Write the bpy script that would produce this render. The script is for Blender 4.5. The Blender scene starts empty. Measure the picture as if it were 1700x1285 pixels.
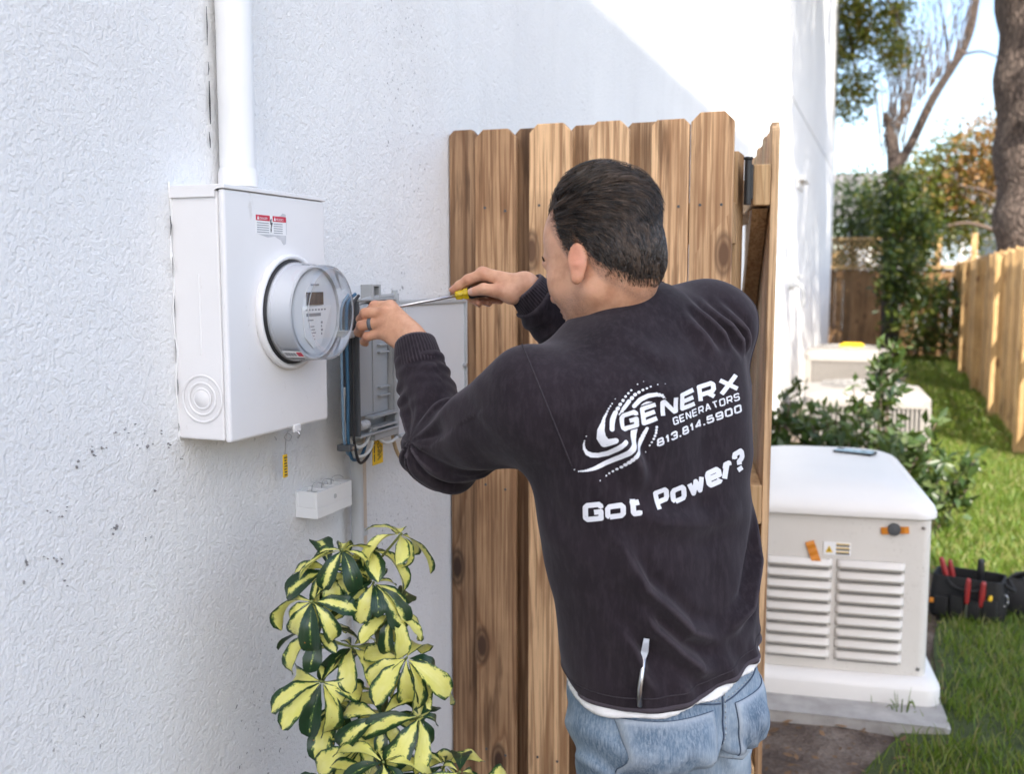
import bpy, bmesh, math, random
import numpy as np
from math import radians, sin, cos, pi, sqrt, atan2
from mathutils import Vector, Matrix, noise as mnoise
from mathutils.bvhtree import BVHTree

random.seed(7); RNG = np.random.default_rng(7)
SC = bpy.context.scene
COL = SC.collection

# ------------------------------------------------------------------ camera, sky, sun, exposure
cam_d = bpy.data.cameras.new('camera'); cam = bpy.data.objects.new('camera', cam_d); COL.objects.link(cam)
cam.location = (1.0, 0.0, 1.5)
cam.rotation_euler = (radians(90 - 6.276), 0, radians(20.8))
cam_d.sensor_width = 36; cam_d.lens = 35.05; cam_d.clip_start = 0.05; cam_d.clip_end = 500
cam_d.dof.use_dof = True; cam_d.dof.focus_distance = 1.62; cam_d.dof.aperture_fstop = 4.5
SC.camera = cam

SUN_DIR = Vector((0.36, -0.58, 0.731)).normalized()
world = bpy.data.worlds.new('World'); SC.world = world; world.use_nodes = True
wn = world.node_tree.nodes; wl = world.node_tree.links
sky = wn.new('ShaderNodeTexSky'); sky.sky_type = 'NISHITA'; sky.sun_disc = False
sky.sun_elevation = math.asin(SUN_DIR.z)
sky.sun_rotation = atan2(SUN_DIR.x, SUN_DIR.y)
sky.air_density = 1.0; sky.dust_density = 2.0; sky.ozone_density = 1.0
bg = wn['Background']; bg.inputs['Strength'].default_value = 0.15
wl.new(sky.outputs[0], bg.inputs[0])
sun_d = bpy.data.lights.new('sun', 'SUN'); sun_d.energy = 3.8; sun_d.angle = radians(0.4); sun_d.color = (1.0, 0.93, 0.82)
sun = bpy.data.objects.new('sun', sun_d); COL.objects.link(sun)
sun.rotation_euler = SUN_DIR.to_track_quat('Z', 'Y').to_euler()
SC.view_settings.view_transform = 'Standard'; SC.view_settings.look = 'None'
SC.view_settings.exposure = 1.58; SC.view_settings.gamma = 1.0
SC.render.engine = 'CYCLES'
SC.cycles.max_bounces = 8; SC.cycles.diffuse_bounces = 4; SC.cycles.transparent_max_bounces = 12
SC.cycles.use_denoising = True
SC.cycles.sample_clamp_indirect = 6

# ------------------------------------------------------------------ node materials
def srgb(r, g, b):
    f = lambda c: c / 12.92 if c <= 0.04045 else ((c + 0.055) / 1.055) ** 2.4
    return (f(r / 255), f(g / 255), f(b / 255), 1)

class NT:
    def __init__(s, name):
        s.m = bpy.data.materials.new(name); s.m.use_nodes = True
        s.n = s.m.node_tree.nodes; s.l = s.m.node_tree.links; s.b = s.n['Principled BSDF']
    def node(s, t, **kw):
        n = s.n.new(t)
        for k, v in kw.items():
            if k.startswith('_'): n.inputs[k[1:]].default_value = v
            else: setattr(n, k, v)
        return n
    def set(s, inp, v):
        if isinstance(v, bpy.types.NodeSocket): s.l.new(v, inp)
        elif v is not None: inp.default_value = v
    def coord(s, kind='Object', scale=(1, 1, 1), rnd=0.0):
        tc = s.node('ShaderNodeTexCoord'); out = tc.outputs[kind]
        if rnd:
            oi = s.node('ShaderNodeObjectInfo')
            a = s.node('ShaderNodeVectorMath', operation='MULTIPLY_ADD')
            s.l.new(oi.outputs['Random'], a.inputs[0]); a.inputs[1].default_value = (rnd, rnd * .7, rnd * .3)
            s.l.new(out, a.inputs[2]); out = a.outputs[0]
        mp = s.node('ShaderNodeMapping'); mp.inputs['Scale'].default_value = scale
        s.l.new(out, mp.inputs[0]); return mp.outputs[0]
    def noise(s, vec, scale, detail=3, rough=.55, dist=0, out='Fac'):
        n = s.node('ShaderNodeTexNoise'); s.l.new(vec, n.inputs['Vector'])
        n.inputs['Scale'].default_value = scale; n.inputs['Detail'].default_value = detail
        n.inputs['Roughness'].default_value = rough; n.inputs['Distortion'].default_value = dist
        return n.outputs[0 if out == 'Fac' else 1]
    def vor(s, vec, scale, feature='F1', out='Distance', rand=1.0):
        n = s.node('ShaderNodeTexVoronoi', feature=feature); s.l.new(vec, n.inputs['Vector'])
        n.inputs['Scale'].default_value = scale; n.inputs['Randomness'].default_value = rand
        return n.outputs[out]
    def ramp(s, fac, stops, interp='LINEAR'):
        r = s.node('ShaderNodeValToRGB'); s.l.new(fac, r.inputs[0]); r.color_ramp.interpolation = interp
        e = r.color_ramp.elements
        while len(e) < len(stops): e.new(.5)
        for i, (p, c) in enumerate(stops):
            e[i].position = p; e[i].color = c if hasattr(c, '__len__') else (c, c, c, 1)
        return r.outputs[0]
    def mix(s, fac, a, b, blend='MIX'):
        m = s.node('ShaderNodeMix', data_type='RGBA', blend_type=blend)
        s.set(m.inputs[0], fac); s.set(m.inputs[6], a); s.set(m.inputs[7], b)
        return m.outputs[2]
    def math(s, op, a, b=None, c=None, clamp=False):
        m = s.node('ShaderNodeMath', operation=op); m.use_clamp = clamp
        s.set(m.inputs[0], a); s.set(m.inputs[1], b); s.set(m.inputs[2], c)
        return m.outputs[0]
    def bump(s, h, strength=.5, dist=.01, normal=None):
        b = s.node('ShaderNodeBump'); b.inputs['Strength'].default_value = strength; b.inputs['Distance'].default_value = dist
        s.l.new(h, b.inputs['Height'])
        if normal is not None: s.l.new(normal, b.inputs['Normal'])
        return b.outputs[0]
    def out(s, color=None, rough=None, normal=None, **kw):
        s.set(s.b.inputs['Base Color'], color); s.set(s.b.inputs['Roughness'], rough)
        if normal is not None: s.l.new(normal, s.b.inputs['Normal'])
        for k, v in kw.items(): s.set(s.b.inputs[k.replace('_', ' ')], v)
        return s.m

def plain(name, col, rough=.5, var=.08, scale=20, bump=0., bscale=200, **kw):
    t = NT(name); v = t.coord('Object')
    n = t.noise(v, scale, 4)
    dark = tuple(c * (1 - var) for c in col[:3]) + (1,); lite = tuple(min(1, c * (1 + var)) for c in col[:3]) + (1,)
    c = t.ramp(n, [(.3, dark), (.7, lite)])
    nm = t.bump(t.noise(v, bscale, 3), bump, .002) if bump else None
    return t.out(c, rough, nm, **kw)

def wood_mat(name, a, b, knot, rough=.75, ring=1.0):
    t = NT(name)
    v = t.coord('Object', (1, 1, 1), 37.0)
    def stretch(k):
        st = t.node('ShaderNodeMapping'); st.inputs['Scale'].default_value = (1, 1, k); t.l.new(v, st.inputs[0]); return st.outputs[0]
    sv = stretch(.030)
    sp = t.node('ShaderNodeSeparateXYZ'); t.l.new(stretch(.42), sp.inputs[0]); cb = t.node('ShaderNodeCombineXYZ'); t.l.new(sp.outputs[0], cb.inputs[0]); t.l.new(sp.outputs[2], cb.inputs[1]); kn = t.node('ShaderNodeTexVoronoi', voronoi_dimensions='2D'); kn.inputs['Scale'].default_value = 5.5; t.l.new(cb.outputs[0], kn.inputs['Vector']); kd = kn.outputs['Distance']; kc = t.node('ShaderNodeSeparateColor'); t.l.new(kn.outputs['Color'], kc.inputs[0]); has = t.ramp(kc.outputs[0], [(.52, 0), (.56, 1)]); kd = t.math('ADD', kd, t.math('MULTIPLY', t.math('SUBTRACT', 1, has), 1))                                    # knots
    bend = t.ramp(kd, [(.0, 1.0), (.16, .40), (.34, .08), (.55, 0.0)])
    big = t.noise(sv, 13, 2, .4)
    ph = t.math('ADD', t.math('MULTIPLY', big, 8.0 * ring), t.math('MULTIPLY', bend, 1.1))
    early = t.ramp(t.math('FRACT', ph), [(0., .95), (.06, .12), (.45, .0), (.80, .35), (.95, 1.0), (1., .95)])
    fib = t.noise(stretch(.03), 300, 3, .75); fine = t.noise(stretch(.02), 120, 3, .65)
    tone = t.noise(v, 3.0, 3); streak = t.noise(stretch(.10), 26, 4, .6)
    c = t.mix(t.math('MULTIPLY', early, .78), a, b)
    c = t.mix(t.math('MULTIPLY', t.ramp(fine, [(.48, 0), (.58, 1)]), .7), c, tuple(x * .8 for x in b[:3]) + (1,))
    c = t.mix(t.math('MULTIPLY', t.ramp(fib, [(.50, 0), (.75, 1)]), .4), c, tuple(x * .45 for x in b[:3]) + (1,))
    c = t.mix(t.math('MULTIPLY', t.ramp(streak, [(.58, 0), (.68, 1)]), .75), c, tuple(x * .38 for x in b[:3]) + (1,))
    kmask = t.ramp(kd, [(.05, 1), (.075, .55), (.095, .8), (.13, .0)])
    c = t.mix(kmask, c, knot)
    c = t.mix(t.math('MULTIPLY', t.ramp(tone, [(.48, 0), (.68, 1)]), .45), c, tuple(x * .55 for x in b[:3]) + (1,))
    oi = t.node('ShaderNodeObjectInfo')
    c = t.mix(1.0, c, oi.outputs['Color'], 'MULTIPLY')
    h = t.math('ADD', t.math('MULTIPLY', fib, .6), t.math('MULTIPLY', early, -.4))
    return t.out(c, rough, t.bump(h, .6, .0018))

M = {}
def build_materials():
    # painted stucco with trowelled relief and a few black specks
    t = NT('white_stucco'); v = t.coord('Object')
    w = t.noise(v, 34, 4, .6); f = t.noise(v, 165, 4, .68); ridg = t.vor(v, 60, 'SMOOTH_F1')
    wv = t.node('ShaderNodeVectorMath', operation='MULTIPLY_ADD'); t.l.new(t.noise(v, 30, 2, .5, 0, 'Color'), wv.inputs[0]); wv.inputs[1].default_value = (.03, .03, .03); t.l.new(v, wv.inputs[2])
    ridg2 = t.vor(wv.outputs[0], 60, 'DISTANCE_TO_EDGE')
    sk = t.ramp(t.noise(wv.outputs[0], 72, 3, .55), [(.40, 0), (.50, 1), (.60, 1), (.72, .75)])
    h = t.math('ADD', t.math('MULTIPLY', sk, .32), t.math('ADD', t.math('MULTIPLY', f, 1.25), t.math('MULTIPLY', w, .8)))
    h = t.math('ADD', h, t.math('MULTIPLY', t.ramp(ridg2, [(0, 0), (.06, 1)]), .05))
    dirt = t.ramp(t.noise(v, 1.6, 5, .6), [(.35, 0), (.75, 1)])
    c = t.mix(t.math('MULTIPLY', dirt, .8), (.82, .82, .812, 1), (.73, .73, .73, 1))
    drip = t.ramp(t.noise(t.coord('Object', (1, 1, .10)), 11, 4, .6), [(.50, 0), (.72, 1)]); c = t.mix(t.math('MULTIPLY', drip, .14), c, (.60, .595, .585, 1))
    pock = t.ramp(t.noise(v, 85, 3, .6), [(.64, 0), (.67, 1)])
    zone = t.ramp(t.noise(v, 2.3, 4, .65), [(.53, 0), (.62, 1)])
    c = t.mix(t.math('MULTIPLY', t.math('MULTIPLY', pock, zone), .75), c, (.16, .15, .15, 1))
    M['stucco'] = t.out(c, .88, t.bump(h, .75, .0034))
    t = NT('painted_steel'); v = t.coord('Object')
    n = t.noise(v, 9, 4); sc = t.ramp(t.noise(t.coord('Object', (1, 1, .45)), 38, 6, .75), [(.63, 0), (.70, 1)])
    c = t.mix(t.ramp(n, [(.3, 0), (.8, .5)]), (.80, .79, .785, 1), (.74, .725, .71, 1))
    c = t.mix(t.math('MULTIPLY', sc, .40), c, (.52, .49, .45, 1))
    M['paint'] = t.out(c, .42, t.bump(t.noise(v, 260, 3), .12, .0012))
    M['pvc_white'] = plain('white_pvc', (.80, .80, .79), .45, .03, 12, .08, 300)
    M['pvc_grey'] = plain('grey_pvc', (.50, .51, .51), .45, .05, 12, .05, 300)
    M['tan_paint'] = plain('tan_pvc', (.56, .46, .37), .6, .08, 9, .1, 200)
    M['box_grey'] = plain('grey_plastic', (.37, .38, .38), .42, .05, 8, .08, 400)
    M['box_lid'] = plain('light_grey_plastic', (.60, .605, .61), .38, .04, 5, .06, 500)
    M['box_dark'] = plain('dark_grey_plastic', (.07, .075, .08), .5, .1)
    M['black'] = plain('black_plastic', (.012, .012, .013), .42, .2, 30, .1, 300)
    M['rubber'] = plain('black_rubber', (.02, .02, .022), .6, .2, 30)
    M['ink'] = plain('dark_print', (.03, .03, .035), .5, .05)
    M['mildew'] = plain('dark_mildew', (.20, .195, .195), .9, .3, 200)
    M['print_grey'] = plain('grey_print', (.25, .26, .28), .5, .05)
    M['red'] = plain('red_print', (.55, .012, .05), .45, .05)
    M['paper'] = plain('white_sticker', (.82, .82, .82), .5, .02)
    M['torn'] = plain('torn_sticker_backing', (.55, .55, .56), .6, .1, 60)
    M['yellow'] = plain('yellow_tag_plastic', (.80, .50, .015), .45, .06, 30)
    M['blue_cable'] = plain('blue_cable', (.035, .11, .19), .4, .1, 60)
    M['blue_light'] = plain('light_blue_cable', (.18, .28, .38), .4, .1, 60)
    M['white_cable'] = plain('white_cable', (.70, .70, .67), .45, .1, 60)
    M['tan_cable'] = plain('tan_cable', (.50, .36, .20), .5, .12, 60)
    M['green_cable'] = plain('green_cable', (.02, .17, .08), .4, .1, 60)
    M['steel'] = plain('bright_steel', (.52, .52, .53), .28, .1, 60, .1, 500, Metallic=1.0)
    M['brass'] = plain('brass_screw', (.5, .36, .16), .35, .1, 60, Metallic=1.0)
    M['ring_grey'] = plain('grey_silicone', (.09, .105, .12), .45, .1)
    t = NT('amber_acetate'); M['amber'] = t.out((.85, .62, .02, 1), .12, Transmission_Weight=.45, IOR=1.48)
    t = NT('clear_polycarbonate'); lw = t.node('ShaderNodeLayerWeight'); lw.inputs[0].default_value = .28
    tp = t.node('ShaderNodeBsdfTransparent'); tp.inputs[0].default_value = (.95, .96, .97, 1)
    gl = t.node('ShaderNodeBsdfGlossy'); gl.inputs['Roughness'].default_value = .04; gl.inputs['Color'].default_value = (.95, .95, .96, 1)
    ms = t.node('ShaderNodeMixShader'); t.l.new(t.math('ADD', t.math('MULTIPLY', lw.outputs['Fresnel'], .8), .03), ms.inputs[0]); t.l.new(tp.outputs[0], ms.inputs[1]); t.l.new(gl.outputs[0], ms.inputs[2])
    ms2 = t.node('ShaderNodeMixShader'); t.l.new(t.math('MULTIPLY', t.math('POWER', lw.outputs['Facing'], 2.5), .5), ms2.inputs[0]); t.l.new(ms.outputs[0], ms2.inputs[1]); tl = t.node('ShaderNodeBsdfTranslucent'); tl.inputs[0].default_value = (.8, .82, .84, 1); df = t.node('ShaderNodeBsdfDiffuse'); df.inputs[0].default_value = (.85, .86, .88, 1)
    t.l.new(df.outputs[0], ms2.inputs[2]); t.l.new(ms2.outputs[0], t.n['Material Output'].inputs[0]); M['glass'] = t.m
    t = NT('meter_face'); M['meter_face'] = t.out((.70, .71, .72, 1), .45)
    M['meter_body'] = plain('meter_body_plastic', (.72, .73, .75), .35, .03, 10, .04, 300)
    t = NT('lcd'); M['lcd'] = t.out((.045, .03, .024, 1), .2)
    # wood
    M['board'] = wood_mat('weathered_pine', (.67, .465, .28, 1), (.31, .17, .085, 1), (.06, .032, .02, 1))
    M['newwood'] = wood_mat('fresh_pine', (.66, .47, .27, 1), (.46, .28, .135, 1), (.16, .08, .04, 1))
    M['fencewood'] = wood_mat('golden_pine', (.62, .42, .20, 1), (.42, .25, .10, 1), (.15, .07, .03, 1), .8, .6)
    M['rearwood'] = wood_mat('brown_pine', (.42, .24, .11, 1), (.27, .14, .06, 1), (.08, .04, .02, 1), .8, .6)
    # generator, concrete
    t = NT('cream_powder_coat'); v = t.coord('Object'); c = t.ramp(t.noise(v, 4, 4), [(.3, (.64, .61, .56, 1)), (.7, (.69, .66, .61, 1))])
    dsp = t.math('MULTIPLY', t.ramp(t.noise(v, 130, 3, .6), [(.62, 0), (.68, 1)]), t.ramp(t.noise(v, 5, 4, .6), [(.45, 0), (.65, .6)])); c = t.mix(dsp, c, (.30, .25, .20, 1))
    M['gen'] = t.out(c, .45, t.bump(t.noise(v, 700, 2), .1, .001))
    M['genlid'] = plain('white_powder_coat', (.72, .70, .665), .38, .02, 4, .08, 900)
    M['slot'] = plain('dark_slot', (.22, .21, .20), .8, .1)
    M['orange'] = plain('orange_tape', (.62, .22, .02), .4, .12, 40)
    t = NT('concrete'); v = t.coord('Object'); n = t.noise(v, 9, 6, .65); n2 = t.noise(v, 120, 4, .7)
    M['concrete'] = t.out(t.ramp(n, [(.3, (.27, .255, .24, 1)), (.7, (.44, .425, .40, 1))]), .9, t.bump(n2, .5, .004))
    M['ac'] = plain('beige_steel', (.30, .275, .25), .45, .04, 6)
    M['ac_dark'] = plain('grey_grille', (.25, .24, .23), .6, .1)
    # cloth and skin
    t = NT('charcoal_jersey'); v = t.coord('Object')
    n = t.noise(v, 7, 5, .6); f = t.noise(v, 260, 3, .8); st = t.noise(t.coord('Object', (1, 1, .25)), 120, 3, .7)
    c = t.ramp(n, [(.3, (.0115, .0082, .0108, 1)), (.72, (.025, .0185, .0235, 1))])
    c = t.mix(t.math('MULTIPLY', t.ramp(st, [(.45, 0), (.8, 1)]), .4), c, (.055, .045, .053, 1))
    geo = t.node('ShaderNodeNewGeometry')
    wear = t.ramp(geo.outputs['Pointiness'], [(.515, 0), (.585, 1)])
    c = t.mix(t.math('MULTIPLY', wear, .5), c, (.13, .11, .125, 1))
    b = t.bump(f, .3, .0009)
    M['shirt'] = t.out(c, .92, b, Sheen_Weight=.16, Sheen_Roughness=.5, Sheen_Tint=(.75, .70, .75, 1), Specular_IOR_Level=.15)
    M['seam'] = plain('charcoal_thread', (.045, .038, .044), .9, .2, 300, .3, 700, Specular_IOR_Level=.15)
    t = NT('cracked_white_print'); v = t.coord('Object')
    n = t.ramp(t.noise(v, 350, 3, .7), [(.28, 0), (.36, 1)])
    M['print'] = t.out(t.mix(n, (.32, .31, .33, 1), (.72, .73, .77, 1)), .7)
    M['white_cotton'] = plain('white_cotton', (.76, .75, .73), .9, .05, 30, .3, 500)
    t = NT('washed_denim'); v = t.coord('Object')
    n = t.noise(v, 8, 5, .6); tw = t.noise(t.coord('Object', (1, 1, .16)), 330, 2, .8); sp = t.noise(v, 620, 2, .8)
    c = t.ramp(n, [(.30, (.06, .10, .155, 1)), (.5, (.145, .21, .285, 1)), (.72, (.34, .41, .47, 1))])
    c = t.mix(t.math('MULTIPLY', t.ramp(tw, [(.4, 0), (.7, 1)]), .5), c, (.42, .48, .54, 1))
    geo = t.node('ShaderNodeNewGeometry'); wear = t.ramp(geo.outputs['Pointiness'], [(.51, 0), (.58, 1)])
    c = t.mix(t.math('MULTIPLY', wear, .6), c, (.46, .51, .56, 1))
    M['denim'] = t.out(c, .85, t.bump(t.math('ADD', tw, sp), .5, .0011), Specular_IOR_Level=.2)
    M['stitch'] = plain('pale_denim_stitch', (.34, .37, .40), .8, .35, 260, .3, 500)
    M['denim_dark'] = plain('dark_denim_seam', (.05, .075, .12), .85, .3, 200, .3, 500)
    t = NT('skin'); v = t.coord('Object')
    n = t.noise(v, 38, 4, .6); f = t.noise(v, 420, 3, .6)
    c = t.ramp(n, [(.3, (.50, .245, .14, 1)), (.55, (.62, .335, .205, 1)), (.75, (.66, .35, .225, 1))])
    at = t.node('ShaderNodeAttribute'); at.attribute_name = 'flush'; c = t.mix(t.math('MULTIPLY', at.outputs['Fac'], .5), c, (.50, .135, .085, 1))
    ab = t.node('ShaderNodeAttribute'); ab.attribute_name = 'stubble'; sp = t.ramp(t.noise(v, 900, 2, .6), [(.45, 0), (.62, 1)])
    c = t.mix(t.math('MULTIPLY', t.math('MULTIPLY_ADD', sp, .6, .25), ab.outputs['Fac']), c, (.10, .065, .055, 1))
    cr = t.noise(t.coord('Object', (1, 1, 1)), 130, 3, .6)
    M['skin'] = t.out(c, .48, t.bump(t.math('ADD', f, t.math('MULTIPLY', cr, 1.3)), .35, .0012), Subsurface_Weight=.18, Subsurface_Radius=(.010, .004, .002), Subsurface_Scale=.6)
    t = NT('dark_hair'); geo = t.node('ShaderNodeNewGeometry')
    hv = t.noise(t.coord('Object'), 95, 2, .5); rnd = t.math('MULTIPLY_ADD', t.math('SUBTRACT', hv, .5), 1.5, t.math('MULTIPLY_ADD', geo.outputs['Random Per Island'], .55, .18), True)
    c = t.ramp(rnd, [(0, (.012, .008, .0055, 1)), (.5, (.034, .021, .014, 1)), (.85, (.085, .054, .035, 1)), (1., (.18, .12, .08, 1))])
    lock_glint = t.node('ShaderNodeAttribute'); lock_glint.attribute_name = 'lock'; c = t.mix(t.ramp(lock_glint.outputs['Fac'], [(.60, 0), (.95, .75)]), c, (.115, .075, .05, 1)); c = t.mix(t.ramp(lock_glint.outputs['Fac'], [(.05, .7), (.35, 0)]), c, (.007, .005, .004, 1))  # paler and darker locks paint highlight streaks into the hair colour
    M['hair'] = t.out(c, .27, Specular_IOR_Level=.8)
    M['hair_base'] = plain('hair_roots', (.010, .007, .0055), .7, .3, 200)
    M['eye_white'] = plain('eye', (.75, .73, .70), .15, .02); M['iris'] = plain('iris', (.06, .035, .02), .15, .2)
    M['nail'] = plain('nail', (.58, .35, .27), .3, .04)
    M['shoe'] = plain('brown_leather', (.10, .06, .035), .6, .2, 30, .2)
    # ground and plants
    t = NT('soil'); v = t.coord('Object'); n = t.noise(v, 5, 6, .65); f = t.noise(v, 90, 5, .7); m = t.vor(v, 48)
    c = t.ramp(n, [(.3, (.08, .055, .042, 1)), (.5, (.19, .145, .115, 1)), (.70, (.33, .275, .225, 1))])
    c = t.mix(t.ramp(f, [(.45, 0), (.75, .7)]), c, (.05, .032, .022, 1))
    M['soil'] = t.out(c, .95, t.bump(t.math('ADD', f, t.math('MULTIPLY', m, .7)), .9, .02))
    t = NT('turf_soil'); v = t.coord('Object'); n = t.noise(v, 30, 5, .7)
    M['turf'] = t.out(t.ramp(n, [(.3, (.03, .045, .012, 1)), (.7, (.075, .10, .028, 1))]), .95, t.bump(n, .8, .02))
    def leafmat(name, cols, rough=.4, trans=.35):
        t = NT(name); geo = t.node('ShaderNodeNewGeometry'); k = len(cols)
        c = t.ramp(geo.outputs['Random Per Island'], [(i / (k - 1), x) for i, x in enumerate(cols)])
        t.out(c, rough)
        tr = t.node('ShaderNodeBsdfTranslucent'); t.l.new(t.mix(.5, c, (.25, .30, .02, 1), 'MIX'), tr.inputs[0])
        ms = t.node('ShaderNodeMixShader'); ms.inputs[0].default_value = trans
        t.l.new(t.b.outputs[0], ms.inputs[1]); t.l.new(tr.outputs[0], ms.inputs[2])
        t.l.new(ms.outputs[0], t.n['Material Output'].inputs[0]); return t.m
    M['grass'] = leafmat('grass_blades', [(.07, .13, .014, 1), (.11, .20, .02, 1), (.17, .25, .03, 1), (.34, .28, .12, 1)], .5, .4)
    M['leaf_dark'] = leafmat('glossy_dark_leaves', [(.010, .024, .006, 1), (.018, .038, .010, 1), (.04, .07, .014, 1), (.13, .14, .025, 1)], .32, .3)
    M['leaf_mid'] = leafmat('mid_green_leaves', [(.022, .046, .016, 1), (.04, .075, .024, 1), (.07, .115, .034, 1), (.15, .19, .08, 1)], .35, .3)
    M['leaf_yel'] = leafmat('yellow_green_leaves', [(.05, .07, .012, 1), (.10, .13, .02, 1), (.18, .18, .025, 1), (.22, .13, .03, 1)], .45, .4)
    M['leaf_brown'] = leafmat('dry_brown_leaves', [(.20, .085, .022, 1), (.34, .16, .045, 1), (.44, .24, .09, 1), (.14, .12, .03, 1)], .6, .35)
    M['litter'] = leafmat('leaf_litter', [(.09, .05, .025, 1), (.16, .09, .045, 1), (.25, .15, .08, 1)], .8, .1)
    t = NT('bark'); v = t.coord('Object', (1, 1, .25)); n = t.noise(v, 22, 6, .7); cr = t.vor(t.coord('Object', (1, 1, .3)), 26, 'DISTANCE_TO_EDGE')
    c = t.ramp(n, [(.3, (.075, .052, .042, 1)), (.7, (.20, .15, .125, 1))])
    c = t.mix(t.ramp(cr, [(0, .8), (.12, 0)]), c, (.035, .025, .02, 1))
    M['bark'] = t.out(c, .9, t.bump(t.math('ADD', n, t.ramp(cr, [(0, 0), (.2, 1)])), 1, .03))
    M['twig'] = plain('twig_bark', (.12, .085, .065), .9, .25, 30)
    # variegated leaflet: u across, v along; a cream centre, a green rim
    t = NT('variegated_leaf'); tc = t.node('ShaderNodeTexCoord'); oi = t.node('ShaderNodeObjectInfo')
    sx = t.node('ShaderNodeSeparateXYZ'); t.l.new(tc.outputs['UV'], sx.inputs[0])
    u = t.math('ABSOLUTE', t.math('SUBTRACT', sx.outputs[0], .5))
    off = t.node('ShaderNodeVectorMath', operation='MULTIPLY_ADD'); t.l.new(oi.outputs['Random'], off.inputs[0]); off.inputs[1].default_value = (31, 17, 7); t.l.new(tc.outputs['UV'], off.inputs[2])
    mp = t.node('ShaderNodeMapping'); mp.inputs['Scale'].default_value = (2.4, 3.2, 1); t.l.new(off.outputs[0], mp.inputs[0])
    nz = t.noise(mp.outputs[0], 2.4, 4, .7)
    endv = t.math('MULTIPLY', t.math('POWER', t.math('ABSOLUTE', t.math('SUBTRACT', sx.outputs[1], .5)), 3), 1.2)
    e = t.math('ADD', t.math('ADD', u, endv), t.math('MULTIPLY', t.math('SUBTRACT', nz, .5), .62))
    thr = t.ramp(oi.outputs['Random'], [(0, -.4), (.17, -.2), (.23, .16), (.36, .31), (.7, .41), (1, .48)], 'LINEAR')
    md = t.math('SUBTRACT', thr, e); mk = t.math('MULTIPLY', md, 16, None, True); mk2 = t.math('MULTIPLY', t.math('ADD', md, t.math('MULTIPLY', nz, .12)), 20, None, True)
    tone = t.noise(mp.outputs[0], 1.2, 3)
    cream = t.mix(tone, (.68, .65, .10, 1), (.84, .81, .32, 1)); green = t.mix(nz, (.008, .028, .012, 1), (.022, .062, .022, 1))
    c = t.mix(mk2, green, (.075, .15, .035, 1)); c = t.mix(mk, c, cream)
    spot = t.ramp(t.noise(mp.outputs[0], 3.1, 2), [(.73, 0), (.76, 1)])
    c = t.mix(t.math('MULTIPLY', spot, .8), c, (.40, .17, .03, 1))
    vein = t.node('ShaderNodeTexWave'); vein.inputs['Scale'].default_value = 2.2; vein.inputs['Distortion'].default_value = 1.0; t.l.new(tc.outputs['UV'], vein.inputs[0])
    t.out(c, .30, t.bump(t.math('ADD', t.math('MULTIPLY', u, -2.), t.math('MULTIPLY', vein.outputs['Fac'], .12)), .3, .004))
    tr = t.node('ShaderNodeBsdfTranslucent'); t.l.new(c, tr.inputs[0]); ms = t.node('ShaderNodeMixShader'); ms.inputs[0].default_value = .18
    t.l.new(t.b.outputs[0], ms.inputs[1]); t.l.new(tr.outputs[0], ms.inputs[2]); t.l.new(ms.outputs[0], t.n['Material Output'].inputs[0])
    M['varieg'] = t.m
    M['petiole'] = plain('green_petiole', (.16, .19, .05), .5, .2, 30); M['stem'] = plain('plant_stem', (.11, .12, .045), .7, .3, 40)
    M['siding'] = plain('pale_blue_siding', (.42, .50, .56), .7, .05); M['trim'] = plain('white_trim', (.8, .8, .79), .5, .03)
    M['shingle'] = plain('grey_shingles', (.16, .15, .15), .9, .2, 30, .3)
    t = NT('window_glass'); M['pane'] = t.out((.05, .07, .09, 1), .06)
    M['bag'] = plain('black_canvas', (.007, .0065, .0065), .75, .25, 40, .5, 500)
    M['tool_red'] = plain('red_grip', (.26, .018, .018), .4, .1); M['tool_yel'] = plain('yellow_grip', (.7, .45, .02), .4, .1)
    t = NT('phone_screen'); M['screen'] = t.out((.03, .032, .036, 1), .05)
build_materials()

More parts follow.
